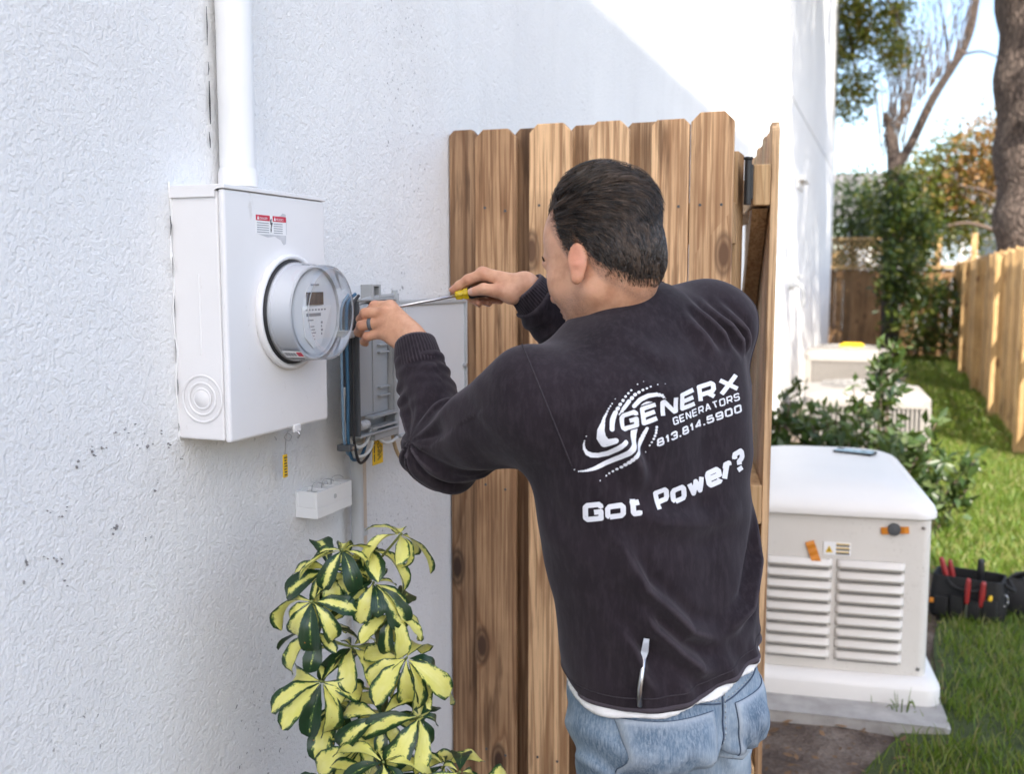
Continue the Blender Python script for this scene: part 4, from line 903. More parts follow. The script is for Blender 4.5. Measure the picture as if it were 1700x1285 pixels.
def leaning_tree():
    t = thing('leaning_tree', 'bare leaning tree with dark leafy sprouts in front of the back fence', 'tree', (.98, 19.2, 0))
    tr = [([(.02, 0, 0), (-.02, 0, 1.6), (.0, 0, 2.9), (-.06, 0, 3.7), (-.14, 0, 4.05)], .17, .10), ([(-.02, 0, 3.35), (.25, 0, 3.9), (.55, 0, 4.6), (.86, 0, 5.15), (1.0, .0, 5.4), (1.13, 0, 5.9), (1.2, .1, 6.9)], .085, .055),
          ([(.98, 0, 5.3), (1.3, .1, 5.35), (1.7, .2, 5.2), (2.1, .3, 5.3)], .025, .008), ([(-.12, 0, 4.0), (-.22, .1, 4.4)], .07, .05)]
    limbs('trunk', tr, 'bark', t, 12)
    tw = []
    for k in range(85):
        u = RNG.random(); b = Vector((-.12 + 1.15 * u, 0, 4.0 + 1.45 * u)) if k % 3 else Vector((RNG.uniform(-.3, .1), 0, RNG.uniform(3.6, 4.2)))
        L = RNG.uniform(.8, 2.3); lean = RNG.uniform(-.28, .32); q = RNG.uniform(-.3, .3)
        tw.append(([b, b + Vector((lean * L * .4 + .03, q * L * .3, L * .5)), b + Vector((lean * L + RNG.uniform(-.08, .08), q * L, L))], RNG.uniform(.008, .016), .003))
        e = b + Vector((lean * L * .5, q * L * .4, L * .55)); s = RNG.choice([-1, 1])
        tw.append(([e, e + Vector((s * .15, .05, .18)), e + Vector((s * .28, .1, .5))], .006, .002))
    limbs('twig', tw, 'twig', t, 5)
    pts = lumpy(190, [((.12, -.3, 2.3), (.36, .4, .55), .2), ((.25, -.7, 1.6), (.42, .5, .5), .26), ((.55, -.9, .85), (.58, .6, .55), .3), ((.0, -.2, 3.0), (.28, .3, .4), .12), ((.50, -.6, 2.3), (.30, .3, .3), .08)])
    leaf_cloud(pts, .125, 34, .13, 'leaf_dark', 'crown', t)
    pts = lumpy(34, [((.6, 0, 4.3), (.9, .3, 1.0), 1)]); leaf_cloud(pts, .05, 5, .1, 'leaf_brown', 'dry_leaves', t)
leaning_tree()

def far_tree(label, x, y, blobs, mat, size, n, per, trunk, limbs_=(), cat='tree', spread=.2, name='tree'):
    t = thing(name, label, cat, (x, y, 0), 0, 'trees and bushes beyond the back fence')
    limbs('trunk', trunk, 'twig', t); 
    if limbs_: limbs('bough', limbs_, 'twig', t, 6)
    leaf_cloud(lumpy(n, blobs), size, per, spread, mat, 'crown', t); return t
far_tree('green bush rising over the lattice next to the house corner', .1, 22.5, [((0, 0, 2.9), (.9, .6, .8), .5), ((.8, .2, 2.6), (.7, .6, .7), .3), ((-.4, 0, 2.2), (.9, .5, .7), .2)], 'leaf_mid', .13, 130, 30, [([(0, 0, 0), (.1, 0, 1.4), (0, 0, 2.8)], .07, .03)])
far_tree('yellow green sunlit bush behind the leaning tree', 1.9, 22.0, [((-.5, -.8, 3.1), (.7, .6, .7), .35), ((.3, -.6, 2.5), (.7, .6, .6), .3), ((.1, -.4, 3.7), (.6, .5, .6), .2), ((-.7, -.8, 2.3), (.5, .4, .5), .15)], 'leaf_yel', .13, 170, 30, [([(0, 0, 0), (-.1, 0, 1.6), (0, 0, 3.2)], .08, .03)])
far_tree('mass of dry brown leaves with pale bare boughs left of the thick trunk', 2.75, 21.0, [((0, 0, 3.75), (.75, .6, .7), .4), ((-.5, .1, 3.35), (.6, .5, .45), .25), ((.5, 0, 3.35), (.7, .5, .45), .25), ((.2, 0, 4.4), (.5, .5, .4), .1)], 'leaf_brown', .12, 120, 30, [([(.3, 0, 0), (.2, 0, 1.6), (0, 0, 3.6)], .09, .03)], [([(.1, -.5, 2.3), (-.5, -.6, 2.5), (-1.1, -.6, 2.35), (-1.5, -.5, 2.0)], .04, .015), ([(.3, -.5, 2.4), (-.1, -.6, 3.0), (-.7, -.6, 3.2)], .035, .012)])
far_tree('taller green tree far behind the dry brown foliage', 3.4, 29.0, [((0, 0, 3.6), (1.9, 1, 1.0), .5), ((-1.6, 0, 3.2), (1.4, 1, .9), .3), ((1.6, 0, 3.0), (1.4, 1, 1.0), .2)], 'leaf_mid', .18, 150, 26, [([(0, 0, 0), (.1, 0, 2), (0, 0, 3.8)], .12, .05)], spread=.28)
far_tree('low green thicket far behind the lattice fence', -.8, 31.0, [((0, 0, 2.4), (2.6, 1, .9), .5), ((1.8, 0, 2.0), (1.6, 1, .9), .3), ((-1.8, 0, 3.2), (1.6, 1, 1.2), .2)], 'leaf_mid', .2, 150, 24, [([(0, 0, 0), (.1, 0, 1.6), (0, 0, 2.6)], .12, .05)], spread=.28, name='thicket')

def far_house():
    t = thing('blue_house', 'pale blue sided house with white framed window far beyond the fences', 'house', (3.4, 27, 0))
    m = MB()
    for k in range(18): m.prism([(-.02, .16 * k), (-.0, .16 * k), (0, .16 * k + .16), (-.006, .16 * k + .16)], 'x', -3.6, 4) if False else m.box((-3.6, -.01 - .012 * (k % 2), .165 * k), (4, .2, .165 * k + .165))
    m.build('siding', M['siding'], t)
    MB().box((-3.9, -.5, 2.97), (4.2, .3, 3.05)).build('eave', M['trim'], t)
    MB().prism([(-.55, 3.05), (4, 3.05), (1.8, 4.3)], 'x', -4, 4.3).build('roof', M['shingle'], t)
    for x in (-.55, -3.0):
        f = MB().box((x, -.06, 1.1), (x + 1.0, .0, 2.5)).build('window', M['trim'], t)
        for k in (0, 1): MB().box((x + .08, -.075, 1.18 + .66 * k), (x + .92, -.062, 1.76 + .66 * k)).build('pane', M['pane'], f)
    MB().box((-.9, -.08, 0), (-.75, .0, 2.97)).build('corner_trim', M['trim'], t)
    o = MB().rrect([(0, 0, 0, .42, .3, .1), (.5, 0, 0, .42, .3, .1), (.62, 0, 0, .3, .2, .1)], 4).build('white_tank', M['trim'], auto=40); o.location = (.35, 24.2, 1.55); 
    MB().box((-.4, -.3, -1.55), (.4, .3, 0)).build('tank_stand', M['rearwood'], o); tag(o, 'white rounded tank on a stand behind the lattice', 'tank')
far_house()

def shrub(label, x, y, stems, mat, n_leaf, size, seed):
    rg = np.random.default_rng(seed); t = thing('shrub', label, 'shrub', (x, y, .0), 0, 'shrubs between the generator and the air conditioners'); P = []; L = []
    for (dx, dy, h, lean) in stems:
        a = rg.uniform(0, 2 * pi); tip = Vector((dx + lean * cos(a), dy + lean * .6 * sin(a), h)); mid = Vector((dx * .7 + .03 * cos(a), dy * .7, h * .55))
        P.append(([(dx * .3, dy * .3, 0), mid, tip], .008, .003))
        B = bez([(dx * .3, dy * .3, 0), mid, tip], 8)
        for q in range(n_leaf):
            u = rg.uniform(.25, 1) ** .7; p = B[min(int(u * (len(B) - 1)), len(B) - 1)]; L.append(tuple(p + Vector(rg.normal(0, .028, 3))))
    limbs('stem', P, 'twig', t, 5); leaf_cloud(L, size, 3, .022, mat, 'leaves', t, .3, .5, .46)
R2 = np.random.default_rng(3)
def stems(n, wx, wy, h0, h1, lean): return [(R2.uniform(-wx, wx), R2.uniform(-wy, wy), R2.uniform(h0, h1), R2.uniform(.3, 1) * lean) for _ in range(n)]
shrub('broad leafy green shrub directly behind the generator', .78, 5.75, stems(30, .48, .25, .42, .80, .14), 'leaf_mid', 19, .085, 1)
shrub('tall upright sprig shrub rising in front of the nearer air conditioner', .98, 6.2, [(-.02, 0, 1.08, .03), (-.05, .02, 1.0, .05), (.03, 0, .95, .08), (.0, .03, 1.12, .05), (-.1, .0, .86, .1)], 'leaf_mid', 24, .085, 2)
shrub('small thin shrub against the base of the white wall', .30, 5.9, stems(11, .16, .2, .6, 1.02, .1), 'leaf_dark', 16, .08, 3)
shrub('low shrub leaning over the lawn edge behind the generator', 1.20, 6.0, stems(8, .18, .25, .32, .62, .22), 'leaf_mid', 15, .09, 4)

# ------------------------------------------------------------------ the variegated plant by the wall
def leaflet_mesh(L, W, droop, fold, wav):
    """obovate leaflet along +y: bends down as it runs out, keeled along the midrib"""
    nu, nv = 6, 12; V = []; UV = []; y = z = 0.0; prof = [(0, .03), (.08, .16), (.2, .44), (.35, .72), (.5, .90), (.65, 1.0), (.78, .98), (.88, .80), (.95, .50), (1, .10)]
    for j in range(nv + 1):
        v = j / nv; w = W * np.interp(v, [p[0] for p in prof], [p[1] for p in prof]); a = .30 - droop * v
        if j: y += L / nv * cos(a); z += L / nv * sin(a)
        for i in range(nu + 1):
            u = i / nu - .5; k = fold * (abs(u) * 2) ** 1.5 * w * .5; rip = wav * sin(v * 14 + 2.5 * np.sign(u)) * abs(u) * 2
            V.append((u * w * (1 + .05 * sin(v * 22 + i)), y - sin(a) * (k + rip), z + cos(a) * (k + rip))); UV.append((i / nu, v))
    F = [(j * (nu + 1) + i, j * (nu + 1) + i + 1, (j + 1) * (nu + 1) + i + 1, (j + 1) * (nu + 1) + i) for j in range(nv) for i in range(nu)]
    me = np_mesh('leaflet', V, F, M['varieg'], True); uv = me.uv_layers.new(name='UVMap')
    uv.data.foreach_set('uv', np.array([UV[l.vertex_index] for l in me.loops], np.float32).ravel()); return me
def schefflera():
    t = thing('umbrella_plant', 'variegated green and cream umbrella plant growing against the white wall', 'plant', (.27, 1.30, 0))
    O = Vector((.27, 1.30, 0)); rg = np.random.default_rng(21)
    me = [leaflet_mesh(1, w_, d, f, w) for d, f, w, w_ in ((1.0, .35, .010, .40), (1.5, .25, .016, .44), (2.0, .40, .012, .37), (1.2, .15, .020, .46), (1.7, .5, .014, .40))]
    # clusters: centre, facing (tilt of the whorl), size, leaflets
    C = [((.222, 1.262, 1.097), (.35, -.8, .45), .078, 8), ((.285, 1.285, 1.077), (.5, -.65, .5), .082, 9), ((.215, 1.245, .935), (.45, -.85, .2), .088, 9), ((.335, 1.295, .967), (.6, -.6, .4), .082, 9),
         ((.200, 1.255, 1.005), (.0, -.4, .8), .070, 7), ((.308, 1.30, 1.030), (.6, -.4, .6), .072, 8), ((.302, 1.272, .885), (.5, -.8, .3), .080, 8), ((.360, 1.29, .885), (.7, -.5, .4), .076, 7),
         ((.275, 1.255, .842), (.3, -.8, .4), .080, 8), ((.365, 1.285, .805), (.6, -.7, .3), .080, 8), ((.398, 1.30, .813), (.7, -.4, .6), .066, 7), ((.440, 1.31, .770), (.6, -.6, .4), .078, 8),
         ((.25, 1.33, 1.11), (-.2, .1, .95), .078, 7), ((.30, 1.345, 1.135), (.5, .4, .75), .070, 7), ((.19, 1.30, 1.06), (-.4, -.5, .7), .080, 7), ((.235, 1.30, .97), (.2, -.5, .7), .075, 7),
         ((.24, 1.24, .79), (.2, -.85, .3), .082, 8), ((.315, 1.245, .76), (.4, -.8, .4), .085, 8), ((.205, 1.30, .88), (-.3, -.6, .6), .078, 7), ((.345, 1.35, .92), (.6, .2, .7), .07, 6),
         ((.27, 1.22, .70), (.2, -.9, .4), .085, 8), ((.37, 1.26, .70), (.5, -.7, .5), .085, 8), ((.20, 1.28, .66), (-.2, -.7, .6), .085, 8), ((.30, 1.32, .60), (.3, -.6, .6), .09, 8), ((.42, 1.30, .66), (.6, -.5, .5), .085, 8), ((.25, 1.25, .52), (.2, -.8, .5), .09, 8),
         ((.43, 1.285, .815), (.7, -.5, .5), .07, 7), ((.475, 1.30, .765), (.7, -.4, .5), .075, 7), ((.31, 1.225, .815), (.4, -.8, .3), .08, 8), ((.385, 1.25, .755), (.5, -.8, .3), .085, 8), ((.215, 1.225, 1.06), (-.1, -.7, .6), .078, 8),
         ((.40, 1.24, .79), (.6, -.7, .5), .075, 8), ((.45, 1.26, .74), (.6, -.6, .5), .08, 8), ((.25, 1.215, .76), (.0, -.8, .5), .085, 8), ((.33, 1.23, .84), (.4, -.7, .6), .075, 8), ((.50, 1.30, .735), (.8, -.3, .5), .075, 7), ((.24, 1.27, 1.125), (.1, -.4, .9), .07, 7)]
    C = [((x * .92 + .058, y - .055, z - .012), *r) for (x, y, z), *r in C]
    main = [Vector(p) for p in ((.30, 1.29, 0), (.305, 1.285, .4), (.31, 1.27, .72), (.315, 1.265, .93), (.29, 1.265, 1.02), (.275, 1.27, 1.06))]
    side = [Vector(p) for p in ((.305, 1.285, .4), (.36, 1.27, .6), (.40, 1.265, .74))]
    stem = MB().tube([p - O for p in bez(main, 8)], [.0085 - .0045 * i / 40 for i in range(41)], 9).tube([p - O for p in bez(side, 8)], [.006 - .003 * i / 16 for i in range(17)], 8)
    stem.build('stem', M['stem'], t, smooth=True); B = bez(main, 8) + bez(side, 8)
    for c, nrm, s, k in C:
        c = Vector(c); n = (Vector(nrm) + Vector((0, 0, .35))).normalized()
        base = min(B, key=lambda p: (p - c).length + max(0, (p.z - c.z + .03)) * 4)
        mid = (base + c) / 2 - n * .018
        leaf = MB().tube([p - c for p in bez([base, mid, c - n * .004, c], 5)], .0019, 6).build('leaf', M['petiole'], t, smooth=True)
        leaf.location = c - O
        q = n.to_track_quat('Z', 'Y').to_matrix()
        a0 = rg.uniform(0, 2 * pi)
        for i in range(k):
            a = a0 + 2 * pi * i / k + rg.uniform(-.16, .16); el = rg.uniform(-.15, .35)
            d = q @ Vector((cos(a) * cos(el), sin(a) * cos(el), sin(el)))
            d = (d + Vector((0, 0, -.45))).normalized()
            nn = n + Vector((0, 0, .35)); z = (nn - d * nn.dot(d)).normalized(); x = d.cross(z)
            o = link('leaflet', me[rg.integers(5)], leaf); L = s * rg.uniform(.76, 1.16)
            if rg.random() < .1: L *= .6
            R = Matrix((x, d, z)).transposed() @ Matrix.Rotation(rg.uniform(-.45, .45), 3, 'Y') @ Matrix.Rotation(rg.uniform(-.12, .2), 3, 'X')
            o.matrix_local = Matrix.Translation(d * .004) @ R.to_4x4() @ Matrix.Diagonal((L, L, L, 1))
schefflera()

# ------------------------------------------------------------------ distance-field modelling (for the man and his clothes)
def A3(p): return np.asarray(p, float)
def rcone(a, b, r1, r2):
    a, b = A3(a), A3(b); ba = b - a; L2 = ba @ ba
    def f(p):
        h = np.clip(((p - a) @ ba) / L2, 0, 1); return np.linalg.norm(p - a - h[:, None] * ba, axis=1) - (r1 + (r2 - r1) * h)
    return f
def ell(c, r, R=None):
    c, r = A3(c), A3(r)
    def f(p):
        q = p - c
        if R is not None: q = q @ R
        k0 = np.linalg.norm(q / r, axis=1); k1 = np.linalg.norm(q / (r * r), axis=1) + 1e-9
        return k0 * (k0 - 1) / k1
    return f
def smin(a, b, k):
    h = np.maximum(k - np.abs(a - b), 0) / k; return np.minimum(a, b) - h * h * k * .25
def smax(a, b, k): return -smin(-a, -b, k)
def sdf_mesh(f, lo, hi, h, levels=4):
    """adaptive surface nets: refine coarse cells near the surface, then one vertex per crossed cell"""
    lo = A3(lo); H = h * 2 ** levels; n = np.ceil((A3(hi) - lo) / H).astype(int)
    I = np.stack(np.meshgrid(*[np.arange(k) for k in n], indexing='ij'), -1).reshape(-1, 3)
    for lv in range(levels, -1, -1):
        s = h * 2 ** lv; d = f(lo + (I + .5) * s)
        I = I[np.abs(d) < s * (1.9 if lv else 2.2)]
        if lv: I = (I[:, None, :] * 2 + np.array([[a, b, c] for a in (0, 1) for b in (0, 1) for c in (0, 1)])).reshape(-1, 3)
    off = np.array([[a, b, c] for a in (0, 1) for b in (0, 1) for c in (0, 1)])
    K = lambda q: (q[..., 0].astype(np.int64) + 4) * 4_000_000_000 + (q[..., 1] + 4) * 60_000 + (q[..., 2] + 4)
    cor = (I[:, None, :] + off); uk, idx, inv = np.unique(K(cor).ravel(), return_index=True, return_inverse=True)
    cv = f(lo + cor.reshape(-1, 3)[idx] * h)[inv].reshape(-1, 8)
    act = (cv.min(1) < 0) & (cv.max(1) >= 0); I = I[act]; cv = cv[act]
    acc = np.zeros((len(I), 3)); cnt = np.zeros(len(I))
    for a in range(8):
        for bit in (1, 2, 4):
            if a & bit: continue
            b = a | bit; m = (cv[:, a] < 0) != (cv[:, b] < 0); t = cv[m, a] / (cv[m, a] - cv[m, b])
            acc[m] += off[a] + t[:, None] * (off[b] - off[a]); cnt[m] += 1
    V = lo + (I + acc / cnt[:, None]) * h
    key = K(I); order = np.argsort(key); sk = key[order]; F = []
    for ax, bit in ((0, 4), (1, 2), (2, 1)):
        m = (cv[:, 0] < 0) != (cv[:, bit] < 0); J = I[m]; sgn = cv[m, 0] < 0
        e = np.eye(3, dtype=int); b, c = e[(ax + 1) % 3], e[(ax + 2) % 3]; q = []
        ok = np.ones(len(J), bool)
        for d in (0 * b, b, b + c, c):
            kk = K(J - d); p = np.minimum(np.searchsorted(sk, kk), len(sk) - 1); ok &= sk[p] == kk; q.append(order[p])
        q = np.stack(q, 1); q[~sgn] = q[~sgn][:, ::-1]; F.append(q[ok])
    F = np.concatenate(F)
    return V, F
def grad(f, V, e=.0008):
    g = np.stack([f(V + d) - f(V - d) for d in np.eye(3) * e], 1) / (2 * e); return g / (np.linalg.norm(g, axis=1)[:, None] + 1e-9)
def settle(f, V, n=2):
    for _ in range(n): V = V - (f(V) * .9)[:, None] * grad(f, V)
    return V
def vnoise(V, s, seed=0): return np.array([mnoise.noise((x * s + seed, y * s + seed * 2, z * s)) for x, y, z in V])

# ------------------------------------------------------------------ the man
FW = A3((-.845, .535, 0)); FW /= np.linalg.norm(FW); LT = A3((-FW[1], FW[0], 0)); RT = -LT
SL, EL, WL = A3((.532, 1.331, 1.330)), A3((.335, 1.436, 1.220)), A3((.241, 1.528, 1.390))
SR, ER, WR = A3((.725, 1.625, 1.425)), A3((.56, 1.76, 1.27)), A3((.404, 1.634, 1.484))
TZ = [.70, .80, .905, 1.131, 1.338, 1.437, 1.52]
TC = np.array([(.705, 1.446), (.703, 1.448), (.697, 1.451), (.672, 1.446), (.644, 1.462), (.628, 1.478), (.612, 1.49)])
def tcenter(z): return np.stack([np.interp(z, TZ, TC[:, 0]), np.interp(z, TZ, TC[:, 1])], 1)
def loft(p, zs, aa, bb, n=2.5, z0=None, z1=None, tilt=.25, tilt0=.95, k=.012, grow=0., hs=0.):
    z = p[:, 2]; c = tcenter(z); q = p[:, :2] - c; lat = q @ LT[:2]; dep = q @ FW[:2]
    zt = z + tilt * np.clip((z - tilt0) / .45, 0, 1) * lat
    a = np.interp(zt, zs, aa) + grow; b = np.interp(zt, zs, bb) + grow
    r = ((np.abs(lat) / a) ** n + (np.abs(dep) / b) ** n) ** (1 / n); d = (r - 1) * np.minimum(a, b)
    if z1 is not None: d = smax(d, zt - z1, .03)
    if z0 is not None: d = smax(d, z0 - hs * lat + (.14 * np.clip(dep + .02, 0, .2) if hs else 0) - z, k)
    return d, lat, dep, zt
SZ = [.84, .905, .98, 1.08, 1.20, 1.30, 1.36, 1.402, 1.436, 1.466, 1.495]
SA = [.164, .163, .163, .170, .185, .199, .198, .182, .138, .086, .068]
SB = [.132, .129, .122, .119, .122, .127, .121, .105, .086, .070, .064]
def seg_d(p2, poly):
    d = np.full(len(p2), 9.); s = np.zeros(len(p2)); k = 0
    for a, b in zip(poly[:-1], poly[1:]):
        a, b = A3(a), A3(b); ba = b - a; h = np.clip(((p2 - a) @ ba) / (ba @ ba), 0, 1); e = np.linalg.norm(p2 - a - h[:, None] * ba, axis=1); m = e < d; s[m] = k + h[m]; d = np.minimum(d, e); k += 1
    return d, np.clip(np.minimum(s, k - s) / (.35 * k), 0, 1)
# cloth folds on the back, in (right, up) metres on the back of the torso: path, width, height
FOLDS = [([(-.17, 1.17), (-.13, 1.08), (-.06, 1.01), (.02, .985)], .011, .0065), ([(-.16, 1.12), (-.12, 1.02), (-.05, .955), (.03, .935)], .012, .006), ([(.17, 1.16), (.14, 1.08), (.08, 1.02), (.0, .99)], .011, .0065),
         ([(-.165, 1.20), (-.10, 1.17), (.0, 1.155), (.09, 1.165)], .015, .004), ([(-.155, 1.03), (-.145, .96), (-.12, .91)], .012, .005),
         ([(.06, 1.465), (.085, 1.43), (.10, 1.395)], .010, .006), ([(.10, 1.46), (.13, 1.42), (.145, 1.385)], .010, .007), ([(.13, 1.46), (.165, 1.42), (.175, 1.385)], .010, .006), ([(.03, 1.45), (.05, 1.42), (.06, 1.38)], .012, .004),
         ([(-.19, 1.31), (-.15, 1.27), (-.12, 1.21)], .014, .006), ([(-.02, .985), (.02, .93), (.03, .90)], .016, .004), ([(.08, .97), (.10, .92), (.1, .89)], .014, .005), ([(-.09, .95), (-.08, .90)], .014, .005),
         ([(-.10, 1.40), (-.05, 1.385), (.02, 1.39)], .014, .003), ([(-.15, 1.38), (-.08, 1.35), (.0, 1.345)], .018, .003)]
def arm_frame(a, b):
    d = b - a; L = np.linalg.norm(d); d /= L; u = np.cross(d, (0, 0, 1.)); u /= np.linalg.norm(u); return d, L, u, np.cross(u, d)
def sleeve(p, S, E, W, r, cuff):
    d = smin(rcone(S, E, r[0], r[1])(p), rcone(E, W, r[1] * .98, r[2])(p), .03)
    dw, L, _, _ = arm_frame(E, W); d = smax(d, (p - E) @ dw - (L - cuff), .006)
    return d
def creases(p, E, S, W, seed):
    """fabric bunched round a bent elbow: ridges fanning out from the inside of the bend, plus rings on the forearm"""
    da = (S - E) / np.linalg.norm(S - E); db = (W - E) / np.linalg.norm(W - E); inn = da + db; inn /= np.linalg.norm(inn); ax = np.cross(da, db); ax /= np.linalg.norm(ax)
    q = p - (E + inn * .035); x = q @ inn; y = q @ np.cross(ax, inn); z = q @ ax
    th = np.arctan2(y, x + .02) ; rr = np.sqrt(x * x + y * y + z * z)
    w = np.exp(-(rr / .10) ** 2) * (1 - np.exp(-(rr / .045) ** 2)); ra = 1 - np.exp(-((x * x + y * y) / .034 ** 2)); w = w * ra; w2 = np.exp(-(rr / .16) ** 2) * ra
    t2 = (p - E) @ db
    wav = np.sin(th * 9.5 + 16 * z + seed) ; wav = np.sign(wav) * np.abs(wav) ** 1.4
    k = .0085 * w * wav + .0020 * w2 * np.sin(th * 15 - 30 * z + seed * 2)
    ring = np.clip((t2 - .06) / .05, 0, 1) * np.exp(-((p - E - db * t2[:, None]) ** 2).sum(1) / .09 ** 2)
    return k + .0034 * ring * (.35 + .65 * np.sin(2.3 * np.arctan2((p - E) @ ax, (p - E) @ np.cross(ax, db)) + t2 * 40 + seed)) * np.sin(t2 * 230 + 26 * ((p - E) @ ax) + seed)
def upper_folds(p):
    d, L, u, v = arm_frame(SL, EL); q = p - SL; t = q @ d; an = np.arctan2(q @ v, q @ u)
    win = np.clip(t / .05, 0, 1) * np.clip((L + .02 - t) / .08, 0, 1)
    a = np.sin(62 * t + 2.2 * an + 1.6 * np.sin(2 * an + 20 * t)); return .0034 * win * np.sign(a) * np.abs(a) ** 1.7 * np.clip(.35 - .65 * np.sin(an + .6), 0, 1)
def shirt_f(p):
    d, lat, dep, zt = loft(p, SZ, SA, SB, 2.35, .918, 1.480, hs=.155)
    # shoulder blades and spine hollow
    back = np.clip(-dep / .08, 0, 1)
    d = d - .010 * back * (np.exp(-((np.abs(lat) - .085) / .06) ** 2) * np.exp(-((zt - 1.33) / .10) ** 2)) + .005 * back * np.exp(-(lat / .03) ** 2) * np.exp(-((zt - 1.2) / .16) ** 2)
    sl = sleeve(p, SL, EL, WL, (.078, .058, .037), .030) - creases(p, EL, SL, WL, 1.) - upper_folds(p)
    sr = sleeve(p, SR, ER, WR, (.074, .060, .042), .030) - creases(p, ER, SR, WR, 2.)
    d = smin(d, sl, .045); d = smin(d, sr, .05)
    p2 = np.stack([-lat, p[:, 2]], 1); w = np.clip((-dep - .01) / .03, 0, 1)
    for path, wd, amp in FOLDS:
        e, tp = seg_d(p2 * (1.12, 1), path); d = d - 2.2 * tp * np.clip((p[:, 2] - .90) / .07, .18, 1) * w * amp * (np.exp(-(e / wd) ** 2) - .45 * np.exp(-((e - 2.0 * wd) / wd) ** 2))
    d = d - .0028 * np.sin(p @ A3((31, 17, 12)) + 2 * np.sin(p @ A3((9, -14, 22)))) * np.sin(p @ A3((-13, 24, 19)))
    return d
HEAR = A3((.571, 1.386, 1.520)); HF = A3((-.925, .38, 0)); HF /= np.linalg.norm(HF)
pt = radians(17); HL0 = A3((-HF[1], HF[0], 0)); HX = HF * cos(pt) - A3((0, 0, 1)) * sin(pt); HU = np.cross(HX, HL0)
rl = radians(-3); HLv = HL0 * cos(rl) + HU * sin(rl); HU = np.cross(HX, HLv)
HR = np.stack([HX, HLv, HU], 1); HS = .94; HO = HEAR - .080 * HS * HLv
def hl(p): return (p - HO) @ HR / HS            # world -> head frame: x to the face, y to his left, z up
def hw(q): return HO + A3(q) * HS @ HR.T
def head_l(p):
    d = ell((-.007, 0, .045), (.090, .075, .086))(p)
    d = smin(d, ell((.036, 0, .04), (.06, .062, .07))(p), .03)
    d = smin(d, ell((.032, 0, -.05), (.060, .057, .055))(p), .04)
    d = smin(d, ell((-.030, 0, -.015), (.060, .060, .06))(p), .04)
    for s in (1, -1):
        d = smin(d, ell((.055, s * .040, -.018), (.034, .026, .036))(p), .03)
        d = smin(d, rcone((.002, s * .055, -.045), (.072, s * .024, -.088), .013, .012)(p), .03)
    d = smin(d, ell((.084, 0, -.090), (.02, .024, .017))(p), .025)
    d = smin(d, rcone((.086, -.03, .024), (.086, .03, .024), .013, .013)(p), .02)
    for s in (1, -1): d = smax(d, -ell((.107, s * .033, .004), (.018, .017, .012))(p), .016)
    d = smin(d, rcone((.096, 0, .010), (.119, 0, -.026), .007, .010)(p), .014)
    for s in (1, -1): d = smin(d, ell((.106, s * .012, -.030), (.010, .007, .007))(p), .008)
    for s in (1, -1): d = smin(d, rcone((.078, s * .045, .0245), (.094, s * .015, .024), .004, .005)(p), .008)
    d = smin(d, ell((.098, 0, -.053), (.010, .022, .006))(p), .008); d = smin(d, ell((.097, 0, -.063), (.010, .019, .007))(p), .008)
    d = smax(d, -ell((.110, 0, -.058), (.008, .022, .0016))(p), .004)
    return d
def skull_f(p): return head_l(hl(p)) * HS
def ear_l(p, s):
    a = s * radians(24); R = np.array([[cos(a), -sin(a), 0], [sin(a), cos(a), 0], [0, 0, 1.]]); b = radians(-10); R2_ = np.array([[cos(b), 0, sin(b)], [0, 1, 0], [-sin(b), 0, cos(b)]]); R = R @ R2_
    q = (p - A3((-.008, s * .083, .003))) @ R
    d = ell((0, 0, .0), (.0150, .0050, .0265))(q); d = smin(d, ell((.004, 0, -.026), (.010, .005, .011))(q), .008)
    d = smax(d, -ell((.003, s * .0065, .004), (.011, .005, .022))(q), .004)
    d = smin(d, rcone((-.004, -s * .012, .008), (.002, -s * .002, -.006), .010, .009)(q), .010)
    return d
NB = A3((.628, 1.478, 1.425))
def chain(P, r, k=.006):
    def f(p):
        d = None
        for i in range(len(P) - 1):
            e = rcone(P[i], P[i + 1], r[i], r[i + 1])(p); d = e if d is None else smin(d, e, .004)
        return d
    return f
LH = dict(w=WL, idx=[(.181, 1.558, 1.449), (.149, 1.560, 1.450), (.131, 1.570, 1.439), (.122, 1.580, 1.432)], mid=[(.175, 1.550, 1.439), (.137, 1.547, 1.437), (.120, 1.561, 1.426), (.117, 1.575, 1.419)],
          rng=[(.172, 1.545, 1.422), (.134, 1.538, 1.416), (.120, 1.552, 1.404), (.119, 1.566, 1.398)], pky=[(.174, 1.542, 1.404), (.145, 1.539, 1.397), (.132, 1.550, 1.387), (.130, 1.560, 1.383)],
          thb=[(.222, 1.548, 1.405), (.182, 1.573, 1.415), (.153, 1.581, 1.425), (.130, 1.583, 1.433)])
RH = dict(w=WR, idx=[(.334, 1.615, 1.506), (.307, 1.609, 1.496), (.290, 1.609, 1.486), (.277, 1.609, 1.478)], mid=[(.323, 1.635, 1.507), (.298, 1.634, 1.488), (.305, 1.630, 1.464), (.322, 1.621, 1.455)],
          rng=[(.322, 1.655, 1.504), (.303, 1.655, 1.481), (.313, 1.648, 1.460), (.334, 1.638, 1.455)], pky=[(.327, 1.673, 1.498), (.315, 1.672, 1.476), (.330, 1.664, 1.460), (.350, 1.655, 1.458)],
          thb=[(.388, 1.612, 1.471), (.364, 1.597, 1.477), (.343, 1.592, 1.480), (.321, 1.594, 1.475)])
